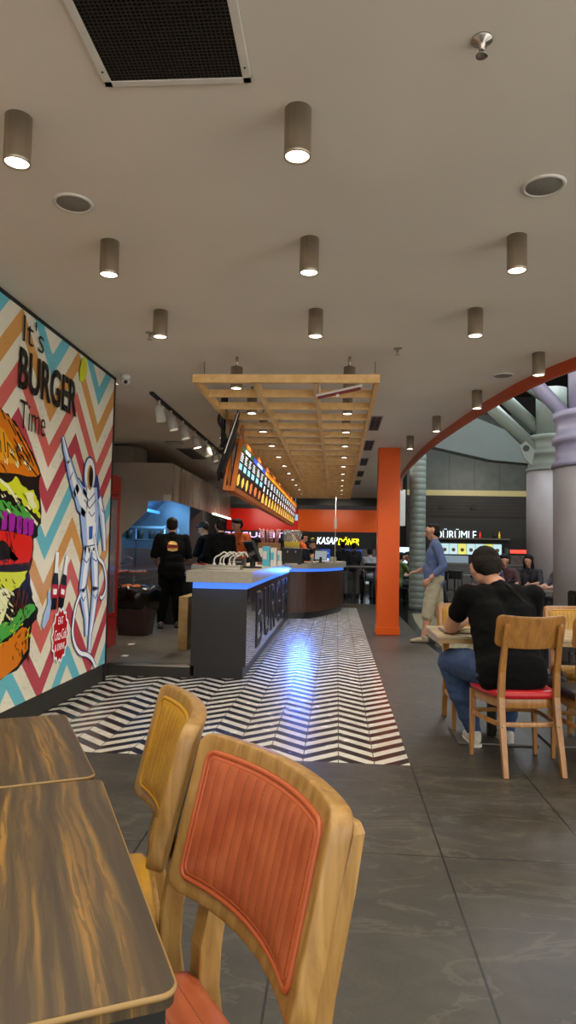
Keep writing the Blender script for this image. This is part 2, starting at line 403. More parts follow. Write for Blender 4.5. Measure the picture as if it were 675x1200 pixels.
def strokes(paths, w):
    out = []
    for path in paths:
        ww = w
        if isinstance(path, tuple) and len(path) == 2 and isinstance(path[1], (list, float)) and isinstance(path[0], list): path, ww = path
        P = [Vector(p) for p in path]; L = []; Rr = []
        for i, p in enumerate(P):
            d = (P[min(i+1,len(P)-1)]-P[max(i-1,0)]).normalized(); nrm = Vector((-d.y, d.x)); q = (ww[i] if isinstance(ww, list) else ww)/2
            L.append(tuple(p+nrm*q)); Rr.append(tuple(p-nrm*q))
        out.append(L+Rr[::-1])
    return out
def rag(pts, amp, k=5):
    out = []
    for i in range(len(pts)):
        a = Vector(pts[i]); b = Vector(pts[(i+1)%len(pts)]); 
        for j in range(k): out.append(tuple(a.lerp(b, j/k)+Vector((random.uniform(-amp,amp), random.uniform(-amp,amp)))))
    return out
CY = 4.0
def sym(pts): return pts+[(2*CY-y, z) for y, z in pts[::-1]]
bg = flat('burger_print', [rag(sym([(4.1,2.27),(4.34,2.22),(4.46,2.19),(4.6,2.14),(4.8,2.02),(4.97,1.89),(5.01,1.84),(4.97,1.79),(5.02,1.62),(5.05,1.47),(4.98,1.44),(4.99,1.37),(4.92,1.34),(4.93,1.2),(4.9,1.13),(4.87,1.1),(4.92,.98),(4.96,.9),(5.05,.83),(5.03,.75),(4.96,.72),(4.94,.52),(4.75,.42),(4.3,.37)]), .012, 3)], 'black')
def part_(n, polys, ink): return flat(n, polys, ink, bg)
part_('bun_top', [rag(sym([(4.2,2.25),(4.45,2.18),(4.6,2.12),(4.79,2.0),(4.95,1.88),(4.98,1.84),(4.9,1.81),(4.4,1.79)]), .006, 4)], 'orange')
part_('bun_shade', [rag(sym([(4.1,2.12),(4.4,2.08),(4.58,1.98),(4.68,1.9),(4.6,1.86),(4.2,1.86)]), .015, 4)], 'amber')
part_('bun_seeds', [rag([(y,z),(y+.05,z-.01),(y+.06,z-.05),(y+.01,z-.04)], .006, 2) for y, z in [(4.5,1.97),(4.62,2.02),(4.7,1.93),(4.58,1.9),(4.77,1.9),(4.42,1.9)]], 'pale')
part_('bun_lines', strokes([[(4.36,2.2),(4.42,2.15)],[(4.45,2.16),(4.58,2.07)],[(4.52,2.14),(4.66,2.04)],[(4.6,2.1),(4.76,1.98)],[(4.55,2.04),(4.66,1.97)],[(4.67,2.0),(4.8,1.91)],[(4.74,2.0),(4.88,1.89)],[(4.7,1.93),(4.93,1.83)],[(4.4,2.06),(4.44,1.93)],[(4.46,2.0),(4.48,1.9)],[(4.36,2.0),(4.38,1.92)]], .012), 'black')
part_('sauce', [rag(sym([(4.5,1.74),(4.62,1.78),(4.75,1.72),(4.9,1.7),(4.97,1.62),(5.02,1.5),(4.9,1.56),(4.75,1.6),(4.6,1.66),(4.3,1.68)]), .018, 5)], 'lime')
part_('sauce_light', [rag([(4.75,1.7),(4.88,1.68),(4.96,1.58),(4.88,1.58),(4.8,1.62)], .012, 4)]+strokes([[(4.36,1.74),(4.5,1.7),(4.66,1.6),(4.85,1.52),(4.98,1.46)]], .025), 'pale')
part_('lettuce_top', [rag(sym([(4.44,1.6),(4.6,1.58),(4.7,1.6),(4.86,1.53),(4.92,1.49),(4.7,1.5),(4.4,1.51)]), .014, 5)], 'green')
part_('onion', [rag([(y,z0),(y+.085,z0),(y+.075,z0-.12),(y+.005,z0-.13)], .006, 3) for y, z0 in [(3.2,1.49),(3.33,1.51),(3.46,1.53),(3.6,1.54),(3.74,1.54),(3.88,1.54),(4.02,1.54),(4.16,1.54),(4.3,1.54),(4.42,1.53),(4.53,1.52),(4.64,1.51),(4.74,1.505),(4.83,1.5)]], 'purple')
part_('tomato', [rag(sym([(4.5,1.4),(4.88,1.37),(4.905,1.33),(4.9,1.22),(4.86,1.18),(4.3,1.16)]), .004, 4)], 'red')
part_('tomato_shade', [rag([(4.36,1.35),(4.5,1.33),(4.58,1.28),(4.56,1.22),(4.7,1.2),(4.4,1.19)], .014, 5)], 'black')
part_('cheese', [rag(sym([(4.4,1.13),(4.84,1.12),(4.8,1.05),(4.62,.98),(4.5,.8),(4.1,.8)]), .012, 4)], 'lime')
part_('cheese_light', [rag([(4.38,1.02),(4.6,1.0),(4.55,.88),(4.46,.76),(4.3,.78)], .012, 4)], 'pale')
part_('patty_marks', strokes([[(4.72,1.0),(4.68,.86)],[(4.8,.98),(4.76,.84)],[(4.66,.9),(4.6,.8)],[(4.84,.93),(4.82,.84)]], .02), 'brown')
part_('lettuce_bottom', [rag(sym([(4.3,.73),(4.6,.78),(4.8,.86),(4.96,.87),(5.0,.82),(4.8,.75),(4.6,.67),(4.3,.6)]), .014, 5)], 'green')
part_('bun_bottom', [rag(sym([(4.3,.6),(4.6,.65),(4.8,.72),(4.9,.7),(4.9,.55),(4.74,.45),(4.5,.4),(4.2,.38)]), .006, 4)], 'orange')
def marks(n_, y0, y1, z0, z1, dy, dz, w0, w1, ink):
    L_ = []
    for _ in range(n_):
        y = random.uniform(y0,y1); z = random.uniform(z0,z1); k_ = random.uniform(.4,1.2)
        L_.append(([(y,z),(y+dy*k_*.5,z+dz*k_*.5+random.uniform(-.01,.01)),(y+dy*k_,z+dz*k_)], [.002, random.uniform(w0,w1), .002]))
    part_('brush_marks', strokes(L_, .01), ink)['kind'] = 'stuff'
marks(26, 3.3,4.72, 1.84,2.02, .09,-.05, .006,.018, 'black'); marks(14, 4.5,4.78, 1.9,2.04, .08,-.06, .008,.016, 'brown'); marks(12, 3.3,4.5, 1.84,2.1, .05,-.06, .01,.02, 'orange')
marks(34, 3.3,4.85, 1.52,1.72, .08,-.05, .008,.022, 'black'); marks(22, 3.3,4.85, 1.52,1.7, .07,-.03, .01,.025, 'pale'); marks(18, 3.3,4.8, 1.5,1.62, .07,-.03, .01,.02, 'green')
marks(16, 3.3,4.82, 1.40,1.5, .015,-.07, .006,.02, 'violet'); marks(12, 3.3,4.8, 1.38,1.46, .01,-.05, .006,.012, 'black')
marks(30, 4.34,4.62, 1.2,1.36, .02,-.06, .005,.014, 'black'); marks(10, 3.3,4.8, 1.16,1.2, .14,-.01, .008,.02, 'brown')
marks(22, 4.3,4.72, .84,1.1, .05,-.03, .006,.016, 'black'); marks(20, 4.3,4.6, .8,1.06, .06,-.04, .01,.025, 'pale'); marks(20, 4.6,4.86, .78,1.02, .02,-.08, .006,.02, 'brown')
marks(26, 4.3,4.95, .64,.84, .06,.03, .006,.02, 'black'); marks(16, 4.3,4.9, .62,.78, .06,.03, .008,.02, 'lime'); marks(16, 4.35,4.86, .45,.64, .02,-.03, .004,.012, 'brown'); marks(12, 4.78,4.9, .5,.72, .02,-.07, .006,.016, 'black')
# astronaut
LAY[0] += 1
def limb(path, w): return (path, w)
A = [limb([(5.36,2.19),(5.42,2.1),(5.5,2.0)], [.03,.07,.08]), limb([(5.49,2.02),(5.56,1.93),(5.64,1.84),(5.72,1.77)], [.1,.13,.15,.17]), limb([(5.68,1.83),(5.8,1.72),(5.95,1.66)], [.16,.24,.22]),
     limb([(6.02,1.84),(6.04,1.6),(6.08,1.36),(6.1,1.26)], [.34,.46,.36,.3]), limb([(6.26,1.76),(6.36,1.6),(6.42,1.44),(6.46,1.27)], [.12,.13,.11,.07]),
     limb([(6.02,1.3),(5.96,1.08),(5.92,.9)], [.18,.17,.15]), limb([(5.93,.93),(5.99,.8),(6.05,.66),(6.06,.5)], [.16,.14,.1,.06]),
     limb([(6.17,1.3),(6.22,1.1),(6.25,.9)], [.18,.17,.14]), limb([(6.25,.93),(6.22,.76),(6.18,.6),(6.15,.5),(6.14,.36)], [.15,.13,.1,.06,.05])]
hel = [(6.0+.135*math.cos(a), 1.95+.155*math.sin(a)) for a in [i*PI/12 for i in range(24)]]
pack = [(5.83,1.9),(5.9,1.98),(5.98,1.95),(6.2,1.97),(6.26,1.88),(6.28,1.7),(6.2,1.6),(5.9,1.3),(5.84,1.4)]
def grow(lst, g): return [(p, [x+g for x in q]) for p, q in lst]
an = flat('astronaut_print', strokes(grow(A, .035), .1)+[[(6.0+(y-6.0)*1.12, 1.95+(z-1.95)*1.1) for y, z in hel]], 'navy')
flat('life_support_pack', [pack], 'navy', an); flat('space_suit', strokes(A, .1)+[hel], 'blue', an)
B = [(p, [x*.5 for x in q]) for p, q in A]
flat('suit_highlight', [[(y+.015, z) for y, z in q] for q in strokes(B, .1)]+[[(6.0+(y-6.0)*.9, 1.97+(z-1.95)*.86) for y, z in hel]], 'white', an)
flat('visor', [[(6.01+.075*math.cos(i*PI/10), 1.93+.115*math.sin(i*PI/10)) for i in range(20)]], 'visor', an)
flat('visor_glass', [[(6.03+.055*math.cos(i*PI/10), 1.935+.095*math.sin(i*PI/10)) for i in range(20)]], 'black', an)
flat('chest_box', [[(5.98,1.5),(6.2,1.53),(6.2,1.36),(6.0,1.32)]], 'white', an); flat('chest_screen', [[(6.02,1.485),(6.12,1.495),(6.12,1.38),(6.03,1.365)]], 'royal', an)
flat('suit_lines', strokes([[(5.86,1.78),(6.0,1.72),(6.14,1.8)],[(5.88,1.72),(6.02,1.65),(6.18,1.74)],[(5.6,1.93),(5.54,1.86)],[(5.7,1.84),(5.62,1.75)],[(5.93,1.3),(6.28,1.33)],[(5.9,1.2),(6.0,1.16),(6.06,1.2)],[(6.14,1.2),(6.24,1.17),(6.3,1.22)],[(5.86,.92),(5.98,.93)],[(6.19,.91),(6.31,.92)],[(5.9,.86),(5.96,.82),(6.0,.86)],[(6.2,.86),(6.25,.82),(6.29,.86)],[(6.11,1.28),(6.11,1.0)],[(6.0,1.62),(6.08,1.58),(6.16,1.62)],[(6.34,1.66),(6.4,1.63)]], .012), 'navy', an)
hose = [(6.16,1.42),(6.22,1.3),(6.3,1.2),(6.42,1.15),(6.5,1.06),(6.54,.95),(6.52,.87),(6.44,.82),(6.38,.83)]
hose2 = [(5.87,.88),(5.79,.8),(5.74,.68),(5.73,.56),(5.8,.45),(5.92,.37),(6.08,.33),(6.22,.27),(6.32,.18)]
flat('hose_outline', strokes([smooth2(hose,3), smooth2(hose2,3)], .055), 'navy', an); flat('hose', strokes([smooth2(hose,3), smooth2(hose2,3)], .036), 'white', an)
# bottles, badge, pickle
for q, (y0, z0, y1, z1) in enumerate([(5.345,1.25,5.315,.8),(5.545,1.22,5.45,.8)]):
    def on(t): return (y0+(y1-y0)*t, z0+(z1-z0)*t)
    b_ = flat('bottle_print', strokes([([on(0),on(.3),on(.5),on(.62),on(1)], [.045,.06,.11,.12,.1])], .1), 'black')
    flat('bottle_top', strokes([([on(-.01),on(.15),on(.36)], [.055,.06,.075])], .1), 'white', b_); flat('bottle_label', strokes([([on(.56),on(.8)], [.125,.125])], .1), 'crimson', b_)
    flat('bottle_script', strokes([[on(.64),on(.74)]], .07), 'white', b_)
bc = (5.46,.58); star = []
for i in range(28):
    a = 2*PI*i/28; k_ = 1.0 if i % 2 == 0 else .86; star.append((a, k_))
bd = flat('soda_badge', [[(bc[0]+.175*k_*math.cos(a)*1.02, bc[1]+.235*k_*math.sin(a)) for a, k_ in star]], 'white')
flat('badge_face', [[(bc[0]+.155*k_*math.cos(a), bc[1]+.212*k_*math.sin(a)) for a, k_ in star]], 'crimson', bd)
LAY[0] += 1; bx = MX+.00022*LAY[0]
text('badge_text', 'EAT', .1, .06, (bx,5.41,.67), (0,1,0), (0,0,1), INK['white'], bd, .001)
text('badge_text', 'Coca-Cola', .24, .085, (bx,5.345,.545), (0,1,0), (0,0,1), INK['white'], bd, .001, .3)
text('badge_text', '& DRINK', .2, .055, (bx,5.36,.46), (0,1,0), (0,0,1), INK['white'], bd, .001)
flat('splash_print', strokes([([(5.2,.95),(5.23,.86),(5.18,.76),(5.12,.68)], [.03,.06,.1,.05])], .05), 'blue')
pk = flat('pickle_print', [[(5.67,2.74),(5.66,2.82),(5.7,2.93),(5.77,3.0-.03),(5.82,2.93),(5.83,2.86),(5.79,2.78),(5.72,2.73)]], 'lime'); flat('pickle_shine', strokes([[(5.71,2.78),(5.77,2.92)]], .025), 'gold', pk)
text('lettering', 'BURGER', 1.06, .30, (bx,4.56,2.40), (0,1,0), (0,0,1), INK['black'], mural, .002, 0, .022)
text('lettering', "It's", .34, .2, (bx,4.6,2.745), (0,1,0), (0,0,1), INK['black'], mural, .002, 0, -.012)
text('lettering', 'Time', .42, .2, (bx,4.6,2.13), (0,1,0), (0,0,1), INK['black'], mural, .002, 0, -.012)

# ------------------------------------------------------------------ ceiling fixtures
def make_lamp(label):
    t = thing('ceiling_lamp', label, 'ceiling lamp')
    bm = new(); lathe(bm, [(.052,0),(.052,-.178),(.0525,-.19),(.047,-.19),(.044,-.172)], cap=False)
    bm.faces.new([v for v in bm.verts[:28]][::-1]); obj('housing', bm, NICKEL, t, True)
    bm = new(); lathe(bm, [(.0455,-.1835),(.04,-.176),(.02,-.174),(.002,-.174)]); obj('lens', bm, LENS, t)
    light('lamp_beam', 'SPOT', (0,0,-.192), LAMP_W, WARM, t, (0,0,-1), spot_size=R(128), spot_blend=.8, shadow_soft_size=.035)
    return t
lamp0 = None
def lamp(x, y, label, group=None, z=3.0):
    global lamp0
    if lamp0 is None: lamp0 = make_lamp(label); o = lamp0; o.location = (x,y,z)
    else: o = dup(lamp0, (x,y,z), label=label)
    o['group'] = group or 'ceiling downlights'
rows = {2.535:'nearest', 3.63:'second', 4.73:'third'}
cols = {-1.29:'left', -.177:'middle', .93:'right'}
for y, rn in rows.items():
    for x, cn in cols.items():
        if y < 3 and x > 0: continue
        lamp(x, y, f'nickel cylinder ceiling lamp in the {rn} row, {cn} column of the bare ceiling')
lamp(2.03, 2.535, 'nickel cylinder ceiling lamp cut by the right edge of the photo')
for i, (x, y) in enumerate([(1.66,5.78),(1.42,7.12),(1.2,8.48),(1.03,9.94)]):
    lamp(x, y, ['nickel cylinder ceiling lamp nearest along the curved orange edge','nickel cylinder ceiling lamp second along the curved orange edge','nickel cylinder ceiling lamp third along the curved orange edge','small farthest ceiling lamp beside the curved orange edge, above orange column'][i])
glamp = None
for k in range(11):
    for x, cn in ((-.907,'left'), (.082,'right')):
        nm = ['first','second','third','fourth','fifth','sixth','seventh','eighth','ninth','tenth','last'][k]
        lb_ = f'{nm} lamp of the {cn} row set in the wooden slat grid'
        if glamp is None:
            glamp = make_lamp(lb_); glamp['group'] = 'downlights in the slat grid'; glamp.location = (x,5.88+1.09*k,2.905)
            bm = new(); rod(bm, (0,0,-.001),(0,0,.095),.012,n=8); obj('stem', bm, NICKEL, glamp)
        else: dup(glamp, (x,5.88+1.09*k,2.905), label=lb_)
for x in (-1.29,-.177,.93,2.03):   # unseen rows above and behind the viewer, added to light the foreground
    for y in (1.43,.33,-.8): lamp(x, y, 'unseen nickel cylinder ceiling lamp added to light the front tables', 'ceiling downlights above the viewer')
lamp(2.03, 3.63, 'nickel cylinder ceiling lamp above the seated diner', 'ceiling downlights above the viewer')

# return-air grille
g = thing('air_grille', 'large dark mesh air grille with white frame in the ceiling', 'grille', (-.6,2.0,3.0))
bm = new()
for a, b in (((-.275,-.36),(.265,-.33)),((-.275,.33),(.265,.36)),((-.275,-.36),(-.245,.36)),((.235,-.36),(.265,.36))): box(bm, (a[0],a[1],-.012), (b[0],b[1],0))
obj('frame', bm, WHITEP, g, bevel=.002)
bm = new(); box(bm, (-.245,-.33,-.004), (.235,.33,-.001)); obj('backing', bm, mat('grille_void','070707',.9), g)
bm = new()
for i in range(33): box(bm, (-.245+i*.015-.0012,-.33,-.010), (-.245+i*.015+.0012,.33,-.005))
for i in range(45): box(bm, (-.245,-.33+i*.015-.0012,-.010), (.235,-.33+i*.015+.0012,-.005))
obj('mesh', bm, mat('grille_wire','3a352d',.5,.5), g)
bm = new()
for x, y in ((-.26,-.2),(-.26,.28),(.25,-.2),(.25,.28)): rod(bm, (x,y,-.014),(x,y,-.011),.004,n=8)
obj('screw', bm, MATTE, g)
# round ceiling speakers
def speaker(x, y, lab, r=.098):
    t = thing('ceiling_speaker', lab, 'ceiling speaker', (x,y,3.0), group='round ceiling speakers')
    bm = new(); lathe(bm, [(r,0),(r,-.006),(r-.012,-.01),(r-.018,-.004)], cap=False); obj('rim', bm, WHITEP, t, True)
    bm = new(); lathe(bm, [(r-.016,-.003),(r-.02,-.006),(.002,-.007)]); obj('grille', bm, mat('speaker_mesh','77736a',.7,var=.2,scale=120), t)
speaker(-1.33, 3.2, 'round grey ceiling speaker left, behind nearest left lamp'); speaker(.92, 3.12, 'round grey ceiling speaker on the right'); speaker(1.54, 6.5, 'small pale round ceiling plate by curved orange edge', .1)
def sprinkler(x, y, lab):
    t = thing('sprinkler_head', lab, 'sprinkler', (x,y,3.0), group='ceiling sprinklers')
    bm = new(); lathe(bm, [(.035,0),(.035,-.006),(.012,-.012),(.010,-.035),(.006,-.04)]); obj('escutcheon', bm, STEEL, t, True)
    bm = new(); lathe(bm, [(.002,-.052),(.02,-.055),(.02,-.058),(.002,-.058)]); rod(bm, (-.008,0,-.03),(-.004,0,-.055),.0025,n=6); rod(bm, (.008,0,-.03),(.004,0,-.055),.0025,n=6); obj('deflector', bm, STEEL, t)
sprinkler(.45, 2.2, 'chrome sprinkler head in the ceiling at top right'); sprinkler(.474, 5.63, 'tiny sprinkler head in ceiling right of the slat grid'); sprinkler(-1.5, 5.2, 'tiny sprinkler head in ceiling above mural end')
# dome camera
t = thing('security_camera', 'small white dome security camera by mural top corner', 'camera', (-2.1,6.5,3.0))
bm = new(); lathe(bm, [(.05,0),(.052,-.03),(.05,-.05)]); obj('base', bm, WHITEP, t, True)
bm = new(); lathe(bm, [(.048,-.045),(.046,-.07),(.036,-.09),(.015,-.1),(.002,-.101)]); obj('dome', bm, WHITEP, t, True)
bm = new(); rod(bm, (.01,-.03,-.075),(.013,-.052,-.083),.018,n=14); obj('lens', bm, MATTE, t)
# slot vents right of the slat grid
for k, y in enumerate((8.95,10.8,12.8,14.75,16.6)):
    t = thing('slot_vent', ['nearest','second','third','fourth','farthest'][k]+' dark slot vent in ceiling right of slat grid', 'vent', (.47,y,3.0), group='slot vents beside the slat grid')
    bm = new(); box(bm, (-.075,-.5,-.008),(.075,.5,0)); obj('frame', bm, mat('vent_frame','8f8a80',.5), t)
    bm = new()
    for j in range(2):
        for q in range(3): box(bm, (-.06+.062*j,-.47+.32*q,-.012),(-.002+.062*j,-.17+.32*q,-.008))
    obj('slot', bm, MATTE, t)
# kitchen ceiling grilles
for (x0,y0,x1,y1,l) in ((-2.75,11.3,-2.45,12.6,'dark rectangular ceiling grille in front of the track lights'),(-2.75,10.55,-2.5,10.8,'small pale ceiling access plate over the kitchen')):
    t = thing('ceiling_grille', l, 'vent', ((x0+x1)/2,(y0+y1)/2,3.0)); a, b = (x1-x0)/2, (y1-y0)/2
    bm = new(); box(bm, (-a,-b,-.01),(a,b,0)); obj('frame', bm, mat('vent_frame','8f8a80',.5), t)
    bm = new(); n_ = 8
    for j in range(n_): box(bm, (-a+.02+j*(2*a-.04)/n_,-b+.03,-.013),(-a+.02+(j+.7)*(2*a-.04)/n_,b-.03,-.01))
    obj('slot', bm, MATTE if 'dark' in l else WHITEP, t)
# track lights
t = thing('lighting_track', 'thin black lighting track on the kitchen ceiling', 'track', (-2.04,0,3.0))
bm = new(); box(bm, (-.02,7.2,-.03),(.02,12.0,0)); obj('rail', bm, MATTE, t)
ang = ['nearest','second','third','fourth','fifth','sixth']
for k, (y, a) in enumerate([(7.5,.8),(8.05,-.5),(8.7,-.6),(9.45,.1),(10.3,-.8),(10.9,-.5)]):
    h = thing('track_spotlight', f'{ang[k]} white track spotlight over the kitchen', 'spotlight', (-2.03,y,2.97), a, 'white spotlights on the kitchen track')
    bm = new(); rod(bm, (0,0,0),(0,0,-.07),.012); box(bm, (-.05,-.03,-.09),(.05,.03,-.07)); obj('bracket', bm, WHITEP, h)
    bm = new(); d = Vector((.25,.1,-1)).normalized(); p = Vector((0,0,-.08)); rod(bm, p, p+d*.16, .05, .06, 20); obj('head', bm, WHITEP, h, True)
    bm = new(); rod(bm, p+d*.1605, p+d*.164, .05, .05, 20); obj('lens', bm, mat('spot_glass','ffe9c8',.3,emit=14) if k == 3 else mat('spot_glass_dim','c8bfa8',.3,emit=.6), h)
    light('spot_beam', 'SPOT', p+d*.17, 26, (1,.9,.75), h, d, spot_size=R(90), spot_blend=.6, shadow_soft_size=.04)

# slat grid over the counter
gr = thing('slat_grid', 'long pale oak slat grid hanging over the service counter', 'ceiling grid', (0,0,2.71))
X0, X1, Y0, Y1 = -1.225, .31, 5.63, 18.1
for x in (X0, X0+.505, X1-.52, X1):
    bm = new(); box(bm, (x-.02,Y0,0),(x+.02,Y1,.068)); obj('long_beam', bm, SLAT, gr)
for k in range(24):
    y = Y0+.022+k*(Y1-Y0-.04)/23
    bm = new(); box(bm, (X0,y-.02,.0 if k in (0,23) else .002),(X1,y+.02,.07)); obj('cross_beam', bm, SLAT, gr)
for x in (X0, X1):
    for y in (Y0+.4, 8.4, 11, 14, 17): bm = new(); rod(bm, (x,y,.06),(x,y,.29),.004,n=6); obj('hanger', bm, STEEL, gr)
# leaning red/white tube bar on the grid
t = thing('sensor_bar', 'slanted white and dark red bar with sensor under slat grid', 'sensor bar', (0,5.72,2.64))
rot = Matrix.Rotation(R(-13), 3, 'Y')
bm = new(); box(bm, (-.2,-.02,.012),(.2,.02,.03), rot, (0,0,0)); obj('bar', bm, WHITEP, t)
bm = new(); box(bm, (-.19,-.018,-.006),(.18,.018,.012), rot, (0,0,0)); obj('red_strip', bm, mat('dark_red','6e1014',.4), t)
bm = new(); box(bm, (-.03,-.015,-.035),(-.005,.015,-.004)); rod(bm, (-.17,0,.0),(-.17,0,.08),.005,n=6); rod(bm, (.17,0,.06),(.17,0,.09),.005,n=6); obj('sensor', bm, WHITEP, t)

# tilted TV on a ceiling pole
t = thing('television', 'black television seen edge-on hanging from a ceiling pole', 'television', (-1.12,7.25,0))
bm = new(); e = Vector((.21,0,.66)); dv = Vector((-.158,1,0)); nn = e.cross(dv).normalized(); p = Vector((-.11,-.35,2.09))
prism(bm, [p, p+dv*.9, p+dv*.9+e, p+e], nn*.02); obj('screen', bm, mat('tv_black','0a0a0b',.5,spec=.2), t)
bm = new(); prism(bm, [p+e*.04+dv*.1-nn*.035, p+dv*.8+e*.04-nn*.035, p+dv*.8+e*.7-nn*.035, p+dv*.1+e*.7-nn*.035], nn*.035); obj('rear_housing', bm, mat('tv_black','0a0a0b'), t)
bm = new(); prism(bm, [p-dv*.004+e*.3, p-dv*.004+e, p-dv*.004+e+nn*.009, p-dv*.004+e*.3+nn*.009], dv*.004); obj('silver_edge', bm, STEEL, t)
bm = new(); rod(bm, (-.13,0,3.0),(-.13,0,2.4),.025); rod(bm, (-.1,.04,3.0),(-.14,.04,2.45),.012); rod(bm,(-.13,0,2.5),(-.02,0,2.42),.03); box(bm,(-.2,-.07,2.97),(-.06,.07,3.0)); obj('pole', bm, MATTE, t)
bm = new()
for q in range(4):
    tube(bm, smooth2([(-.15+.02*q,-.02,2.95),(-.16-.01*q,-.03,2.7),(-.12+.015*q,-.05,2.5),(-.19+.03*q,-.05,2.33),(-.10,-.03,2.4)],5), .006, 6)
tube(bm, [(-.19+.035*math.cos(a),-.05,2.27+.05*math.sin(a)) for a in [i*PI/8 for i in range(16)]], .004, 6, True)
obj('cable', bm, mat('cable_grey','2a2927',.5), t)

# ------------------------------------------------------------------ menu board
mb = thing('menu_board', 'long orange framed illuminated menu board tilted over the counter', 'menu board', (0,0,0))
A0 = Vector((-1.16,0,1.975)); A1 = Vector((-1.08,0,2.52)); ev = (A1-A0); H_ = ev.length; ev.normalize(); nn = Vector((ev.z,0,-ev.x))   # faces right and down
YA, YB = 7.52, 17.9
def mbox(name, m, y0, y1, v0, v1, d0, d1, parent=mb, bm=None, fin=True):
    bm = bm or new(); P = [A0+ev*v0+nn*d0, A0+ev*v1+nn*d0, A0+ev*v1+nn*d1, A0+ev*v0+nn*d1]
    prism(bm, [p+Vector((0,y0,0)) for p in P], (0,y1-y0,0))
    return obj(name, bm, m, parent) if fin else bm
OR2 = mat('orange_frame_metal','b86420',.35,var=.05)
bm = mbox('', 0, YA, YB, -.02, .03, -.12, .012, fin=False); mbox('', 0, YA, YB, H_-.03, H_+.02, -.12, .012, bm=bm, fin=False); mbox('', 0, YA-.03, YA+.02, -.02, H_+.02, -.035, .012, bm=bm, fin=False); mbox('', 0, YA-.03, YA+.0, -.02, H_+.02, -.12, -.095, bm=bm, fin=False); mbox('', 0, YB-.05, YB, -.02, H_+.02, -.12, .012, bm=bm, fin=False)
obj('frame', bm, OR2, mb)
mbox('back_panel', MATTE, YA+.03, YB-.03, .0, H_, -.06, -.04)
GL = lambda n, c, e: mat(n, c, .3, emit=e)
BW, BY, BG, BB, BO, BK = GL('menu_white','d9e6ea',1.3), GL('menu_yellow','d8b048',1.0), GL('menu_green','1e5c38',.8), GL('menu_blue','2a55c8',1.0), GL('menu_orange','d8871c',1.0), mat('menu_black','15151c',.25)
BC = GL('menu_cyan','8fd0e8',1.2); BR = GL('menu_rust','c8662a',1.0)
pan = [(YA+.05,8.66,'g'),(8.66,10.1,'b'),(10.1,12.6,'o'),(12.6,15.2,'o'),(15.2,YB-.05,'o')]
for (a, b, kd) in pan:
    p = mbox('menu_panel', BK, a+.01, b-.01, .03, H_-.03, -.04, 0.0)
    mbox('header', {'g':BG,'b':BB,'o':BO}[kd], a+.01, b-.01, H_-.085, H_-.03, 0.0, .002, p)
    if kd != 'o': mbox('header_text', BW, a+(b-a)*.3, b-(b-a)*.3, H_-.075, H_-.042, .002, .003, p)
    nc = {'g':3,'b':3,'o':5}[kd]; bw, bc_, bp = new(), new(), new()
    for i in range(nc):
        y0 = a+(i+.12)*(b-a)/nc; wd = (b-a)/nc*.6
        for j in range(5): mbox('', 0, y0, y0+wd*random.uniform(.6,1), H_-.115-.021*j-.008, H_-.115-.021*j, 0, .002, bm=bw, fin=False)
        if kd != 'o':
            mbox('', 0, y0, y0+wd*.9, H_-.3, H_-.235, 0, .002, bm=bc_, fin=False)
            q = [(y0+wd*(.45+.42*math.cos(t_)*random.uniform(.8,1.1)), .13+.07*math.sin(t_)*random.uniform(.8,1.1)) for t_ in [k_*PI/6 for k_ in range(12)]]
        else:
            mbox('', 0, y0+wd*.2, y0+wd*.6, H_-.33, H_-.25, 0, .002, bm=bc_, fin=False)
            q = [(y0,.05),(y0+wd,.05),(y0+wd*.9,.14),(y0+wd*.55,.2),(y0+wd*.45,.2),(y0+wd*.1,.14)]
        prism(bp, [A0+ev*v_+Vector((0,y_,0)) for y_, v_ in q], nn*.003)
    obj('menu_text', bw, BW, p); obj('price_box', bc_, BC if kd != 'o' else BW, p); obj('food_picture', bp, {'g':BY,'b':BR,'o':BY}[kd], p)
bm = new(); 
for y in (7.7, 9.5, 12, 14.5, 17): rod(bm, (-1.12,y,2.5),(-1.13,y,2.72),.006,n=6)
obj('hanger', bm, STEEL, mb)
bm = new(); box(bm, (-1.235,7.56,1.97),(-1.20,7.6,2.71)); box(bm, (-1.235,7.56,2.5),(-1.05,7.6,2.53)); box(bm, (-1.1,7.56,2.5),(-1.07,7.6,2.71)); obj('bracket', bm, OR2, mb)
bm = new(); box(bm, (-.5,0,0),(.0,.03,.17)); rod(bm, (-.1,.015,.17),(-.1,.015,.83),.005,n=6); rod(bm, (-.4,.015,.17),(-.4,.015,.83),.005,n=6); t = obj('lit_sign', bm, GL('pale_blue_screen','9fc4e0',1.0), loc=(-1.13,19.3,2.17), rot=R(60)); tag(t, 'small pale blue lit panel hanging beyond menu board end', 'sign')

# ------------------------------------------------------------------ service counter
ct = thing('service_counter', 'long service counter with pale top, blue light strip and black end panel', 'counter', (0,0,0))
cpath = smooth2([(-.905,13.2),(-.6,13.32),(-.36,13.65),(-.14,14.2),(.05,14.9),(.15,15.5)], 5)
INNER = [(-.42,16.4),(-.5,15.0),(-.78,14.3),(-1.0,13.95),(-1.467,13.7)]
plan = [(-1.467,6.9),(-.905,6.9)]+cpath+[(.15,16.4)]+INNER
def off(pl, d):
    c_ = Vector((-1.1,11)); out = []
    n_ = len(pl)
    for i in range(n_):
        a = Vector(pl[i-1]); b = Vector(pl[i]); e_ = Vector(pl[(i+1)%n_]); d1 = (b-a).normalized(); d2 = (e_-b).normalized()
        n1 = Vector((d1.y,-d1.x)); n2 = Vector((d2.y,-d2.x)); m_ = (n1+n2); m_.normalize(); k_ = 1/max(.5, m_.dot(n1)); out.append(tuple(b+m_*d*k_))
    return out
def zprism(bm, pl, z0, z1): prism(bm, [(x,y,z0) for x, y in pl], (0,0,z1-z0))
bm = new(); box(bm, (-1.467,6.9,.12),(-.905,13.2,.905)); obj('black_base', bm, BLACK, ct)
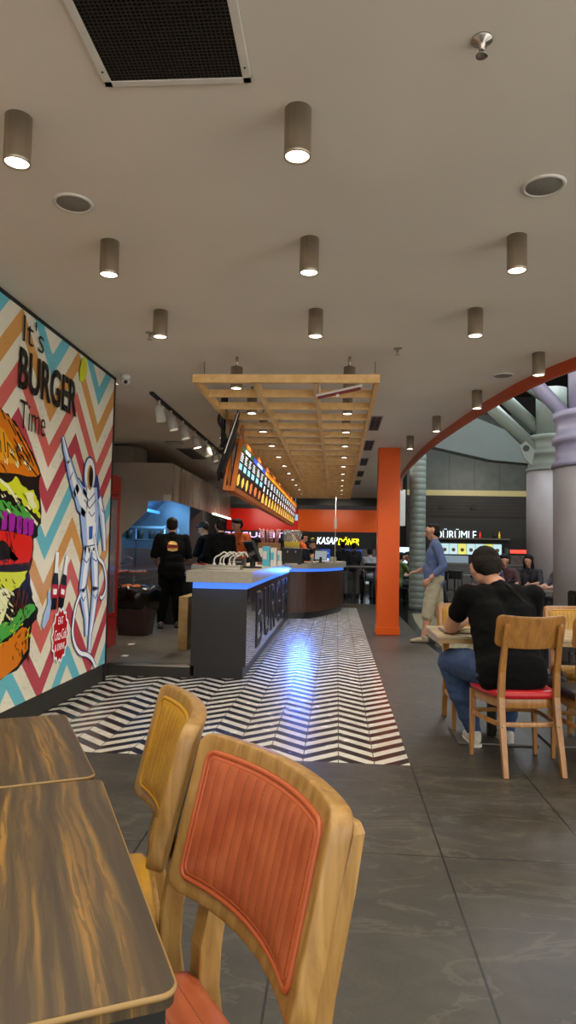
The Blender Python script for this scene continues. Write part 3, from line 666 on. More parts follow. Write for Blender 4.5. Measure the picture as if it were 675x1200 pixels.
bm = new(); box(bm, (-.907,6.92,.13),(-.9035,13.19,.9)); obj('side_panel', bm, GLOSSB, ct)
bm = new(); zprism(bm, [(-1.46,13.2),(-.905,13.2)]+cpath[1:]+[(.15,16.4)]+INNER, .12, .905); obj('walnut_base', bm, WALNUT, ct)
bm = new(); zprism(bm, off(plan, -.03), .0, .12); obj('plinth', bm, BLACK, ct)
bm = new(); zprism(bm, off(plan, -.004), .905, .968); obj('led_strip', bm, LEDB, ct, label if False else False)
bm = new(); zprism(bm, off(plan, .055), .968, 1.085); obj('worktop', bm, QUARTZ, ct, bevel=.004)
# tall stretched letters along the side of the counter
IVORY = mat('ivory_edge','7d6c38',.5)
for i, ch in enumerate('BURGER'):
    y = 7.75+i*.86
    text('side_letter', ch, .62, .62, (-.9030,y,.2), (0,1,0), (0,0,1), MATTE, ct, .008)
    text('side_letter_edge', ch, .62, .62, (-.9032,y+.02,.212), (0,1,0), (0,0,1), IVORY, ct, .006)
# blue light from the strip below the worktop
light('strip_glow', 'AREA', (-.86,10,.93), 26, (.12,.30,1), ct, (.4,0,-1), shape='RECTANGLE', size=6.2, size_y=.05, spread=R(100))
light('strip_glow', 'AREA', (-.68,13.1,.93), 1.2, (.05,.2,1), ct, (0.03,-1,-.16), shape='RECTANGLE', size=.4, size_y=.05, spread=R(50))
light('strip_glow', 'AREA', (-1.19,6.86,.935), 1.5, (.16,.36,1), ct, (0,-.5,-1), shape='RECTANGLE', size=.5, size_y=.03)

# things on the counter
t = thing('sauce_pump_tray', 'steel tray of white sauce pumps on the counter end', 'sauce pumps', (-1.2,7.35,1.085))
bm = new(); box(bm, (-.2,-.11,0),(.17,.11,.035)); box(bm, (-.22,-.12,.035),(.18,.12,.05)); obj('tray', bm, STEEL, t, bevel=.004)
for i, (x, y) in enumerate([(-.1,-.05),(-.05,.05),(-.0,-.04),(.05,.05),(.11,-.02)]):
    bm = new(); pts = smooth2([(x-.02,y,.05),(x-.02,y,.11),(x+.0,y,.14),(x+.04,y,.16),(x+.08,y,.19),(x+.11,y,.18),(x+.13,y,.14)],3); tube(bm, pts, .008, 8); rod(bm,(x-.02,y,.045),(x-.02,y,.07),.018,n=10); obj('pump', bm, WHITEP, t, True)
def pos(name, lab, loc, rot, tilt, s, screen_m):
    t = thing(name, lab, 'till screen', loc, rot)
    bm = new(); box(bm, (-.1*s,-.09*s,0),(.1*s,.09*s,.02*s), bev=.004); box(bm, (-.03*s,-.03*s,.02*s),(.03*s,.02*s,.15*s)); obj('stand', bm, MATTE, t)
    bm = new(); box(bm, (-.18*s,-.02*s,.07*s),(.18*s,.02*s,.34*s), Matrix.Rotation(R(tilt),3,'X'), (0,0,.2*s), .008*s); obj('housing', bm, MATTE, t)
    bm = new(); box(bm, (-.16*s,.0205*s,.09*s),(.16*s,.022*s,.32*s), Matrix.Rotation(R(tilt),3,'X'), (0,0,.2*s)); obj('display', bm, screen_m, t)
    return t
pos('till_terminal', 'black till terminal seen from behind beside the sauce pumps', (-1.03,8.3,1.085), R(115), -25, 1.0, mat('screen_dark','22262c',.2))
t = thing('receipt_printer', 'black box printer low behind the sauce pumps', 'printer', (-1.2,8.3,1.085)); bm = new(); box(bm, (-.12,-.1,0),(.08,.12,.11), bev=.01); obj('body', bm, BLACK, t); bm = new(); box(bm, (-.09,-.102,.07),(.05,-.1,.075)); obj('paper_slot', bm, WHITEP, t)
def carton(lab, x0, x1, y0, y1, z0, z1, m, band=None):
    t = thing('carton', lab, 'box', ((x0+x1)/2,(y0+y1)/2,z0)); a, b = (x1-x0)/2, (y1-y0)/2
    bm = new(); box(bm, (-a,-b,0),(a,b,z1-z0)); obj('body', bm, m, t, bevel=.003)
    bm = new(); box(bm, (-a*.9,-b-.002,(z1-z0)*.35),(a*.2,-b,(z1-z0)*.75)); box(bm, (-a*.95,-.01,z1-z0),(a*.95,.01,z1-z0+.001)); obj('printed_label', bm, band or WHITEP, t)
    return t
CYAN = mat('cyan_card','4fa8c0',.5)
carton('pale blue upright carton on the counter behind the till', -1.03,-.93,9.4,9.6,1.085,1.36, CYAN)
carton('white upright carton between blue carton and juice machine', -.92,-.84,9.4,9.55,1.085,1.34, WHITEP, CYAN)
carton('small white and blue carton on the counter beside juice machine', -.83,-.78,9.5,9.6,1.085,1.3, WHITEP, CYAN)
carton('brown cardboard box holding stacked straws behind the blue carton', -1.2,-.88,10.3,10.6,1.085,1.42, mat('cardboard','7a5232',.8,var=.1))
st = mat('pink_straw','b07a78',.5)
t = thing('straw_bundle', 'bundle of pink striped straws standing in cardboard box', 'straws', (-1.04,10.45,1.42)); bm = new()
for i in range(26):
    x, y = random.uniform(-.12,.12), random.uniform(-.1,.1); rod(bm, (x,y,0),(x*1.35,y,.19+random.uniform(0,.03)),.006,n=6)
s_ = obj('straw_cluster', bm, st, t); s_['kind'] = 'stuff'
t = thing('juice_dispenser', 'juice dispenser with clear bowl of yellow juice on black base', 'juice dispenser', (-.74,11.2,1.085))
bm = new(); box(bm, (-.15,-.16,0),(.16,.16,.26), bev=.01); obj('base', bm, MATTE, t)
bm = new(); box(bm, (-.13,-.13,.26),(.14,.13,.275)); 
def rr(w_, d_, z_): return [(x,y,z_) for x, y in [(-w_,-d_*.7),(-w_*.8,-d_),(w_*.8,-d_),(w_,-d_*.7),(w_,d_*.7),(w_*.8,d_),(-w_*.8,d_),(-w_,d_*.7)]]
loft(bm, [rr(.115,.115,.275),rr(.15,.14,.5),rr(.15,.14,.53),rr(.12,.11,.56)]); obj('bowl', bm, GLASS, t)
bm = new(); loft(bm, [rr(.112,.112,.278),rr(.128,.125,.37)]); obj('juice', bm, mat('yellow_juice','d8b400',.25,emit=.25), t)
bm = new(); rod(bm, (-.06,-.2,.2),(-.06,-.13,.22),.012); rod(bm, (.07,-.2,.2),(.07,-.13,.22),.012); box(bm,(-.1,-.2,0),(.1,-.16,.02)); obj('tap', bm, STEEL, t)
pos('tablet_stand', 'white tilted tablet on stand at the far counter', (-.32,13.3,1.085), R(200), -15, .75, mat('tablet_white','a8b8c0',.3,emit=.3))
pos('till_terminal', 'dark till screen facing staff at the far counter', (-.62,12.2,1.085), R(160), -20, .8, mat('screen_dark','22262c',.2))
for x, y, l in ((-.05,14.6,'white paper cup nearest counter far end'),(-.5,13.6,'white paper cup beside the tablet stand'),(-.12,15.2,'white paper cup behind others at counter far end')):
    bm = new(); lathe(bm, [(.03,0),(.04,.1),(.042,.1),(.042,.105),(.036,.105)], n=16); tag(obj('paper_cup', bm, WHITEP, loc=(x,y,1.085)), l, 'cup', 'paper cups on the counter')
t = thing('sign_stand', 'thin white sign post standing on the far counter', 'sign', (-.05,15.8,1.085)); bm = new(); rod(bm,(0,0,0),(0,0,1.5),.008,n=8); obj('post', bm, WHITEP, t); bm = new(); box(bm,(-.03,-.005,.75),(.03,.005,1.0)); obj('plate', bm, WHITEP, t)

# ------------------------------------------------------------------ kitchen
fr = thing('drinks_fridge', 'red drinks fridge behind the end of the mural', 'fridge', (-2.95,7.9,.12))
bm = new(); box(bm, (-.3,-.32,0),(.28,.32,.35)); box(bm, (-.3,-.32,1.82),(.28,.32,2.05)); box(bm, (-.3,-.32,.35),(.24,-.28,1.82)); box(bm, (-.3,.28,.35),(.24,.32,1.82)); box(bm,(-.3,-.32,.35),(-.26,.32,1.82)); obj('cabinet', bm, mat('fridge_red','a01510',.3,var=.05), fr, bevel=.006)
bm = new(); box(bm, (.24,-.32,.36),(.28,.32,.4)); box(bm, (.24,-.32,1.77),(.28,.32,1.81)); box(bm, (.24,-.32,.4),(.28,-.28,1.77)); box(bm, (.24,.28,.4),(.28,.32,1.77)); dr = obj('door', bm, mat('fridge_red','a01510'), fr)
bm = new(); box(bm, (.255,-.28,.4),(.262,.28,1.77)); obj('pane', bm, GLASS, dr)
# hood
hd = thing('extractor_hood', 'large stainless extractor hood over the kitchen line', 'extractor hood', (0,0,0))
prof = [(-4.2,2.655),(-2.63,2.655),(-2.63,2.06),(-3.0,2.05),(-3.02,1.88),(-3.41,1.5),(-3.41,.9),(-4.2,.9)]
bm = new(); prism(bm, [(x,10.6,z) for x, z in prof], (0,.03,0)); obj('end_panel', bm, DSTEEL, hd)
bm = new(); box(bm, (-2.66,10.63,2.06),(-2.63,16.6,2.655)); obj('side_panel', bm, mat('rippled_stainless','a89e92',.25,.45,bump=1,scale=2.2,stretch=(1,1.8,.5),var=.28), hd)
bm = new(); box(bm, (-4.2,10.63,2.64),(-2.66,16.6,2.655)); obj('top_panel', bm, DSTEEL, hd)
BST = mat('blue_lit_hood_steel','7f96a8',.38,.7,var=.12,scale=2)  # blue of the hood lighting is mixed into this steel's base colour
bm = new(); prism(bm, [(-2.66,10.64,2.06),(-2.66,16.6,2.06),(-3.3,16.6,2.3),(-3.3,10.64,2.3)], (0,0,.01)); prism(bm, [(-3.3,10.64,2.3),(-3.3,16.6,2.3),(-4.18,16.6,1.5),(-4.18,10.64,1.5)], (0,0,.01)); box(bm, (-4.2,10.63,.9),(-4.17,16.6,2.64)); box(bm, (-4.18,13.2,1.3),(-2.9,13.24,2.3)); obj('inner_panel', bm, BST, hd)
bm = new(); box(bm, (-3.5,11.0,1.97),(-3.44,13.0,2.02)); obj('added_blue_tube', bm, GL('added_tube_glow','4aa8ff',.8), hd)  # unseen tube added as the source of the blue hood light
light('hood_glow', 'AREA', (-3.3,11.9,2.0), 26, (.34,.66,1), hd, (-.15,.3,-1), shape='RECTANGLE', size=.8, size_y=2)
bm = new(); box(bm, (-2.75,10.58,2.05),(-2.63,10.6,2.15)); obj('switch_box', bm, WHITEP, hd)
bm = new(); box(bm, (-2.6,14.0,2.03),(-2.55,16.2,2.06)); obj('tube_lamp', bm, GL('tube_white','f0efe0',3), hd)
t = thing('air_duct', 'pale boxed air duct above hood behind mural end', 'duct', (-3.5,11.0,2.66)); bm = new(); box(bm, (-.6,-.2,0),(.16,.3,.3)); obj('box', bm, mat('duct_foil','8f8b80',.35,.6,bump=.4,scale=5), t, bevel=.01); bm = new(); prism(bm,[(.16,-.2,0),(.26,.05,0),(.26,.3,0),(.16,.3,0)],(0,0,.3)); obj('end_flap', bm, mat('duct_foil','8f8b80'), t)
# steel cooking line
kt = thing('steel_worktable', 'stainless worktable with cabinets along the kitchen wall', 'worktable', (-3.5,0,.12))
bm = new(); box(bm, (-.7,9.3,.78),(.35,16.4,.82)); obj('worktop', bm, STEEL, kt, bevel=.004)
bm = new(); box(bm, (-.68,9.34,.1),(.32,16.3,.78)); obj('cabinet', bm, DSTEEL, kt)
for i in range(6): bm = new(); box(bm, (.32,9.45+i*1.1,.14),(.335,10.45+i*1.1,.74)); d_ = obj('door', bm, STEEL, kt, bevel=.003); bm = new(); box(bm, (.335,9.5+i*1.1,.66),(.355,10.4+i*1.1,.68)); obj('handle', bm, STEEL, d_)
bm = new(); box(bm,(-.3,9.32,.48),(.31,9.335,.76)); obj('front_panel', bm, WHITEP, kt)
sh = thing('cup_shelf', 'steel wire shelf with dark cups under the blue hood light', 'shelf', (-3.3,12,.94))
bm = new()
for x in (-.45,.35):
    for y in (-.5,.5): rod(bm, (x,y,0),(x,y,.75),.018,n=8)
box(bm, (-.47,-.52,.5),(.37,.52,.52)); box(bm,(-.47,-.52,.7),(.37,-.5,.74)); obj('rack', bm, mat('blue_lit_steel','7e9bb0',.35,.8), sh)  # rack steel tinted with the blue light of the hood
for k in range(4):
    bm = new(); lathe(bm, [(.05,0),(.06,.15),(.055,.15)], n=14); tag(obj('steel_cup', bm, MATTE, loc=(-3.6+.2*k,11.6,1.46)), 'dark cup standing in the row on the steel shelf', 'cup', 'cups on the kitchen shelf')
t = thing('wire_basket_rack', 'low wire rack with frying baskets on the worktable', 'rack', (-3.35,9.9,.94)); bm = new()
for z_ in (.02,.12): tube(bm, [(-.25,-.2,z_),(.25,-.2,z_),(.25,.3,z_),(-.25,.3,z_)], .008, 6, True)
for i in range(9): rod(bm, (-.25+i*.06,-.2,.02),(-.25+i*.06,-.2,.12),.004,n=6)
tube(bm, smooth2([(.2,-.2,.1),(.3,-.3,.18),(.36,-.3,.22),(.42,-.28,.2),(.44,-.2,.05)],3), .008, 6); obj('wires', bm, STEEL, t)
pt = thing('prep_table', 'dark prep table between the worker and the counter', 'worktable', (-2.2,11.0,.12))
bm = new(); box(bm, (-.5,-.45,.76),(.4,.2,.8)); obj('worktop', bm, STEEL, pt); bm = new(); box(bm, (-.48,-.43,.0),(.38,.18,.76)); obj('cabinet', bm, MATTE, pt)
t = thing('food_tub', 'clear tub of sliced red tomatoes on the prep table', 'container', (-2.17,10.85,.92)); bm = new(); box(bm, (-.14,-.12,0),(.14,.12,.13), bev=.01); obj('tub', bm, mat('tub_plastic','9aa0a0',.3), t)
bm = new(); [lathe(bm, [(.002,0),(.035,.0),(.035,.012),(.002,.012)], (random.uniform(-.1,.1),random.uniform(-.08,.08),.13+random.uniform(0,.02)), 12) for _ in range(14)]; s_ = obj('tomato_slices', bm, mat('tomato_red','b03028',.4), t); s_['kind'] = 'stuff'
bm = new(); [lathe(bm, [(.002,0),(.05,.0),(.045,.03),(.002,.035)], (-3.15+random.uniform(-.05,.35),9.75+random.uniform(-.05,.3),0), 10) for _ in range(8)]; tag(obj('meat_pile', bm, mat('raw_meat','b0645c',.4), loc=(0,0,.94)), 'pink sliced meat lying on the worktable beside worker', 'food', kind='stuff')
# waste bin with liner and gloves
bn = thing('waste_bin', 'brown waste bin with black liner bag on the kitchen floor', 'bin', (-2.75,9.3,.12))
bm = new(); loft(bm, [rr(.2,.2,0),rr(.26,.26,.6),rr(.29,.29,.62)]); obj('bin', bm, mat('brown_plastic','5c4744',.45), bn)
bm = new(); n_ = 48
rings = []
for z_, r_ in ((.36,.285),(.45,.32),(.54,.345),(.6,.335),(.66,.32),(.64,.28),(.56,.25)):
    rings.append([Vector((r_*math.cos(2*PI*i/n_)*(1+.09*noise.noise((i*.9,z_*7,0))), r_*math.sin(2*PI*i/n_)*(1+.09*noise.noise((i*.9,z_*7,3))), z_+.05*noise.noise((i*.35,z_*3,7)))) for i in range(n_)])
loft(bm, rings); obj('liner', bm, mat('black_bin_bag','0d0d0e',.22,bump=.4,scale=20), bn, True)
for x, y, l in ((-2.84,9.14,'orange crumpled wrapper left in waste bin'),(-2.72,9.16,'orange crumpled wrapper right in waste bin')):
    bm = new(); bmesh.ops.create_icosphere(bm, subdivisions=2, radius=.06)
    for v in bm.verts: v.co = Vector((v.co.x*1.3, v.co.y, v.co.z*.6))*(1+.35*noise.noise(v.co*30))
    tag(obj('wrapper', bm, mat('orange_wrapper','b05a20',.5), loc=(x,y,.775)), l, 'rubbish', 'wrappers in the bin')
bm = new(); box(bm, (-.055,-.5,0),(.055,.5,.62), bev=.004); tag(obj('wood_panel', bm, PALE, loc=(-1.79,8.45,.12)), 'pale wooden panel end behind the counter, by the kitchen floor', 'panel')
for x, y, l in ((-2.5,8.3,'white paper scrap on kitchen floor before the bin'),(-2.3,7.4,'white paper scrap on kitchen floor near the step edge')):
    bm = new(); box(bm, (-.03,-.05,0),(.035,.04,.006)); tag(obj('paper_scrap', bm, WHITEP, loc=(x,y,.12)), l, 'litter', 'paper scraps on the kitchen floor')
for i, (x, y) in enumerate(((-3.3,8.6),(-1.75,10.2),(-1.75,12.6),(-1.7,14.8))):  # recessed fittings added to brighten the dark kitchen
    t = thing('added_kitchen_light', ['added kitchen fill light nearest, above the waste bin','added kitchen fill light second, above the prep table','added kitchen fill light third, above the orange polo worker','added kitchen fill light farthest over the counter'][i], 'ceiling lamp', (x,y,3.0), group='added kitchen fill lights')
    bm = new(); lathe(bm, [(.075,0),(.075,-.008),(.06,-.01),(.055,-.004)], cap=False); obj('rim', bm, WHITEP, t, True)
    bm = new(); lathe(bm, [(.056,-.003),(.002,-.0035)]); obj('lens', bm, LENS, t); light('lamp_beam', 'SPOT', (0,0,-.015), 95, WARM, t, (0,0,-1), spot_size=R(140), spot_blend=.8, shadow_soft_size=.05)
# mirrored sign seen from behind
sg = thing('shop_sign', 'purple-white lit sign reading backwards under the red header', 'sign', (0,21.9,0))
text('sign_letters', 'TASTE BURGER', 2.9, .17, (-1.0,0,1.72), (-1,0,0), (0,0,1), GL('lilac_light','d0a8e8',2.2), sg, .03)
bm = new(); box(bm, (-3.95,.0,1.66),(-.95,.05,1.95)); obj('backing', bm, MATTE, sg)
for o_ in kids(sg): 
    if o_.name.startswith('sign_letters'): o_.location.y = -.01

# ------------------------------------------------------------------ far shops
kd = thing('shop_sign', 'white and yellow lit sign reading KASAP DONER under orange header', 'sign', (0,24,0))
text('word', 'KASAP', .72, .24, (-.72,0,1.57), (1,0,0), (0,0,1), GL('sign_white','e8f0f8',3), kd, .04, .2, 0)
text('word', 'DÖNER', .72, .28, (.03,0,1.55), (1,0,0), (0,0,1), GL('sign_yellow','e8d820',3), kd, .04, .2, 0)
bm = new(); rod(bm, (-.86,-.02,1.69),(-.86,.02,1.69),.09,n=20); obj('round_logo', bm, GL('sign_yellow','e8d820',3), kd)
bm = new(); box(bm, (-1.2,.02,1.4),(1.2,.1,1.95)); obj('backing', bm, MATTE, kd)
sb = GL('screen_navy','1c3f9a',1.0); sw = GL('screen_food','b8d0e8',1.2)
for i, x in enumerate((-.82,-.42,.28,.68)):
    t = thing('menu_screen', ['leftmost','second','third','rightmost'][i]+' blue menu screen under the KASAP DONER sign', 'screen', (x,24,0), group='blue menu screens')
    bm = new(); box(bm, (-.18,-.02,.88),(.18,.02,1.4)); obj('display', bm, sb, t)
    bm = new(); prism(bm, [(-.14,-.021,1.0),(.12,-.021,.98),(.15,-.021,1.06),(-.02,-.021,1.12),(-.12,-.021,1.08)], (0,-.004,0)); prism(bm, [(-.02,-.021,1.2),(.12,-.021,1.24),(.1,-.021,1.28),(-.04,-.021,1.24)], (0,-.004,0)); box(bm, (-.14,-.025,1.33),(.1,-.021,1.35)); obj('food_picture', bm, sw, t)
bm = new(); box(bm, (-1.6,23.2,0),(1.35,23.8,.85)); o_ = obj('far_shop_counter', bm, mat('dark_counter','201c1a',.3,var=.3), bevel=.01); tag(o_, 'dark service counter of the far shop below blue screens', 'counter')
for i,(x0,x1) in enumerate(((.75,1.15),(-.3,.0))):
    bm = new(); box(bm, (x0,23.15,.25),(x1,23.2,.6)); tag(obj('counter_poster', bm, GL('poster_glow','a8b8c0',.35)), ['pale lit poster on far shop counter, right','pale lit poster on far shop counter, left'][i], 'poster')
bm = new(); box(bm, (.8,24,.9),(1.35,24.05,1.42)); tag(obj('wall_poster', bm, mat('poster_grey','5c564c',.6,var=.2)), 'grey picture panel on the wall near orange column', 'poster')

# DURUMLE shop across the mall
wb = 25.0
bm = new(); box(bm, (2.5,wb+.02,3.42),(6.9,wb+.1,6.4)); struct('wall_mall_upper', bm, brick_lines('grey_cladding','3f443f','4d524c',.9,0,.5,.02))
bm = new(); box(bm, (2.5,wb-.05,3.42),(7.0,wb+.1,3.62)); struct('trim_8', bm, GL('warm_cove','8f8458',.55))
bm = new(); box(bm, (2.5,wb-.04,2.65),(7.0,wb+.1,3.42)); struct('wall_mall_band', bm, brick_lines('brown_slats','1e1915','29221c',.12,2,.6,.3))
bm = new(); box(bm, (2.5,wb,1.9),(7.0,wb+.1,2.65)); struct('trim_9', bm, mat('dark_fascia','1b1a14',.5))
bm = new(); box(bm, (2.5,25.0,0),(7.0,25.1,1.9)); struct('wall_shop', bm, DARKW)
for i, x in enumerate((3.75,4.85)):
    bm = new(); rod(bm, (0,-.07,0),(0,.0,0),.1,n=18); tag(obj('wall_vent', bm, MATTE, loc=(x,wb-.04,3.02)), ['left','right'][i]+' small dark round fitting on the brown slatted band', 'vent', 'round fittings')
ds = thing('shop_sign', 'white lit sign reading DURUMLE above the far shop', 'sign', (0,24.95,0))
text('word', 'DÜRÜMLE', 1.42, .36, (3.55,0,1.86), (1,0,0), (0,0,1), GL('sign_cold','e0f4ff',1.6), ds, .03, 0, -.008)
for i, (x, m_) in enumerate(((5.08,GL('bottle_red','c03018',.8)),(5.6,mat('bottle_dark','20301a',.3)),(5.75,GL('bottle_gold','c89a30',.8)))):
    bm = new(); lathe(bm, [(.035,0),(.035,.14),(.014,.18),(.014,.24)], n=12); tag(obj('display_bottle', bm, m_, loc=(x,24.8,1.9)), ['red','dark green','gold'][i]+' bottle standing on the ledge right of DURUMLE sign', 'bottle', 'bottles on the ledge')
bm = new(); box(bm, (3.4,24.7,1.84),(6.1,25,1.9)); tag(obj('ledge', bm, mat('ledge_grey','5b5850',.5)), 'thin grey ledge under the DURUMLE sign', 'shelf')
for i in range(7):
    t = thing('menu_screen', ['first','second','third','fourth','fifth','sixth','seventh'][i]+' lit menu screen from left below DURUMLE sign', 'screen', (3.86+.31*i,24.98,1.5), group='lit menu screens under DURUMLE sign')
    bm = new(); box(bm, (-.145,-.02,-.19),(.145,.02,.19)); obj('display', bm, GL('screen_yellow','c8c860',1.1) if i in (2,5) else GL('screen_pale','a8c8cc',1.1), t)
    bm = new(); prism(bm, [(.07*math.cos(a),-.021,-.03+.07*math.sin(a)) for a in [k_*PI/6 for k_ in range(12)]], (0,-.004,0)); obj('food_picture', bm, mat('food_brown','8a6a3a',.5), t)
bm = new(); box(bm, (3.2,23.6,0),(6.9,24.2,.95)); tag(obj('shop_counter', bm, mat('dark_counter','201c1a')), 'dark counter of the DURUMLE shop', 'counter')
bm = new(); box(bm, (3.2,23.55,.95),(6.9,24.25,1.0)); tag(obj('stone_worktop', bm, mat('ledge_grey','5b5850')), 'grey worktop of the DURUMLE shop counter', 'worktop')
bm = new(); box(bm, (3.75,24.97,1.0),(4.7,25.0,1.26)); tag(obj('kitchen_opening', bm, GL('kitchen_blue','7a8ea0',.5)), 'bluish lit kitchen opening under the left menu screens', 'window')
t = thing('drinks_fridge', 'dark drinks fridge with red glowing header right of menu screens', 'fridge', (6.3,24.6,0)); bm = new(); box(bm,(-.35,-.3,0),(.35,.3,1.55)); obj('cabinet', bm, MATTE, t); bm = new(); box(bm,(-.3,-.32,1.38),(.3,-.3,1.5)); obj('header', bm, GL('header_red','d83a2a',2), t)
bm = new(); box(bm,(-.28,-.31,.3),(.28,-.3,1.3)); obj('glass_door', bm, mat('fridge_shelves','4a3a38',.3,var=.6,scale=9), t)
t = thing('standing_banner', 'tall amber and pale lit banner beside the grey column', 'sign', (6.75,24.0,1.0)); bm = new(); box(bm,(-.1,-.02,.45),(.1,.02,1.0)); obj('amber_panel', bm, GL('amber_glow','b07a30',.9), t); bm = new(); box(bm,(-.1,-.02,0),(.1,.02,.45)); obj('pale_panel', bm, GL('pale_glow','a8c8c0',.7), t)
# lit food poster and white hanging screen right of the orange column
t = thing('lit_poster', 'bright food advert screen behind the orange column', 'screen', (1.84,19,1.25)); bm = new(); box(bm,(-.19,-.03,-.22),(.21,.03,.22)); obj('display', bm, GL('advert_white','b8d0d8',1.3), t); bm = new(); rod(bm,(0,.05,-1.25),(0,.05,.2),.03); box(bm,(-.2,-.15,-1.25),(.2,.2,-1.22)); obj('stand', bm, MATTE, t)
bm = new()
for x_ in (-.08,.1): prism(bm, [(x_+.05*math.cos(a),-.031,.0+.08*math.sin(a)) for a in [k_*PI/6 for k_ in range(12)]], (0,-.004,0))
obj('food_picture', bm, GL('advert_orange','d88a40',1.0), t)
bm = new(); box(bm, (1.62,18.9,2.05),(1.85,19.2,3.05)); tag(obj('blank_sign', bm, WHITEP, bevel=.01), 'white blank hanging panel beside top of orange column', 'panel')

# mall columns and roof steel
t = thing('ridged_column', 'grey ridged round column behind the standing man', 'column', (1.87,16.2,0)); bm = new()
pr_ = []; z_ = 0
while z_ < 3.9: pr_ += [(.19,z_),(.19,z_+.11),(.183,z_+.125)]; z_ += .14
lathe(bm, pr_, n=32); obj('shaft', bm, GREENG, t)
def big_column(lab, x, y, r, m, zr, loc_g=None):
    t = thing('round_column', lab, 'column', (x,y,0))
    bm = new(); lathe(bm, [(r,0),(r,zr)], n=48); obj('shaft', bm, m[0], t, True)
    bm = new(); lathe(bm, [(r+.02,zr),(r+.02,zr+.06),(r-.03,zr+.1),(r-.03,zr+.3),(r+.01,zr+.32),(r+.01,zr+.4),(r-.04,zr+.44),(r-.04,zr+.62),(r+.0,zr+.64),(r,zr+.72),(r*.7,zr+.74)], n=48); obj('collar', bm, m[1], t, True)
    bm = new(); lathe(bm, [(r*.62,zr+.7),(r*.62,zr+1.7)], n=36); obj('neck', bm, m[1], t, True)
    return t
big_column('nearest grey round column with lilac collar at right edge', 3.3, 9.05, .50, (CONC, PURP), 2.45)
big_column('farther grey round column with ringed collar behind seated man', 4.3, 14.1, .48, (CONC, GREENG), 3.0)
def pipe(lab, a, b, r, m):
    t = thing('roof_strut', lab, 'roof strut', (0,0,0)); bm = new(); rod(bm, a, b, r, n=24); obj('tube', bm, m, t, True)
    return t
p_ = pipe('thick lilac diagonal roof tube near the right column', (2.95,9.1,3.15), (1.9,9.6,4.6), .09, PURP)
pipe('pale grey diagonal roof tube, left of the pair above far column', (3.95,14.0,3.45), (2.6,14.2,4.85), .13, GREENG)
pipe('pale grey diagonal roof tube, right of the pair above far column', (4.2,14.2,3.75), (2.7,14.6,5.4), .13, GREENG)
pipe('thin grey diagonal roof tube behind the lilac tube', (3.2,10.5,3.6), (2.1,11,4.6), .05, GREENG)
t = thing('gusset_plate', 'pale steel plate joining roof tube to far column', 'plate', (3.62,13.55,3.4)); bm = new(); prism(bm, [(-.1,0,.05),(.03,0,.14),(.2,0,-.03),(.14,0,-.34),(.0,0,-.2)], (0,.04,0)); obj('plate', bm, GREENG, t); bm = new(); rod(bm,(.03,-.02,.0),(.03,0,.0),.06,n=14); obj('bolt', bm, MATTE, t)
bm = new(); prism(bm, [(2.4,20,4.5),(3.2,20,5.6),(5.6,20,4.6),(5.6,20,3.95),(4.4,20,4.05)], (0,.5,0)); prism(bm, [(2.2,20,4.7),(2.6,20,5.4),(3.5,20,6),(3.2,20,5.2)], (0,.4,0)); tag(obj('roof_beam', bm, mat('dark_green_grey_steel','4d554f',.6,var=.08,scale=1)), 'broad pale green-grey roof beam sloping to the far column', 'beam')
for i,(a, b) in enumerate([((1.5,12,4.9),(7,11.5,5.6)),((2,10.5,4.6),(7,9.5,5.3)),((2.4,9,4.4),(6,7.8,4.9)),((1.2,15,5.8),(7,14,6.3)),((3.0,8,4.2),(5.5,6.9,4.5))]):
    bm = new(); d, s_, t_ = frame_of(Vector(b)-Vector(a)); rod(bm, a, b, .09, n=4); tag(obj('roof_truss_bar', bm, mat('dark_truss','2b2b28',.6,var=.2)), 'dark steel bar in the mall roof behind curved orange edge', 'beam', 'dark bars in the mall roof')
# mall lighting (lamps of the mall hall, then fill lights for the far headers)
light('mall_hall_lamp', 'AREA', (4.5,15,7.3), 700, (.85,.93,1), None, (-.1,.1,-1), size=3)
light('mall_hall_lamp', 'AREA', (4.6,8.5,6.5), 150, (.86,.86,1), None, (-.25,.15,-1), size=1.2)
light('mall_shop_lamp', 'AREA', (4.8,23,4.2), 30, (1,.92,.75), None, (0,.5,-1), size=1.5)
light('header_fill_light', 'AREA', (-2.4,20.4,2.6), 22, (1,.9,.75), None, (0,.8,-.6), size=1)  # unseen area light added to brighten the red header
light('header_fill_light', 'AREA', (0,20.6,2.6), 16, (1,.9,.75), None, (0,.6,-1), size=1)  # unseen area light that lifts the orange header
# ------------------------------------------------------------------ FURNITURE
def zrot(x, y, a): return (x*math.cos(a)-y*math.sin(a), x*math.sin(a)+y*math.cos(a))
def make_table(name, lab, corner, ang, L, W, m, legs='frame'):
    """corner: near right corner; long axis at angle ang from +Y (counter-clockwise); width goes left"""
    t = thing(name, lab, 'table', (corner[0],corner[1],0), ang)
    bm = new(); r_ = .022; pts = []
    for cx_, cy_, a0 in ((-r_,r_,-90),(-r_,L-r_,0),(-W+r_,L-r_,90),(-W+r_,r_,180)):
        for k in range(6): a = R(a0+k*18); pts.append((cx_+r_*math.cos(a), cy_+r_*math.sin(a)))
    zprism(bm, pts, .728, .7495); obj('tabletop', bm, m, t)
    bm = new(); tube(bm, [(x,y,.745) for x, y in pts], .0042, 8, True); obj('edge_band', bm, mat('pale_edge_band','84693c',.4), t, True)
    bm = new(); zprism(bm, [(-.012,.012),(-.012,L-.012),(-W+.012,L-.012),(-W+.012,.012)], .66, .728)
    obj('apron', bm, MATTE, t)
    bm = new(); box(bm, (-W*.5-.03,L*.5-.03,.02),(-W*.5+.03,L*.5+.03,.66)); obj('pedestal', bm, MATTE, t)
    bm = new(); box(bm, (-W*.5-.22,L*.5-.22,0),(-W*.5+.22,L*.5+.22,.02), bev=.006); obj('base_plate', bm, MATTE, t)
    return t
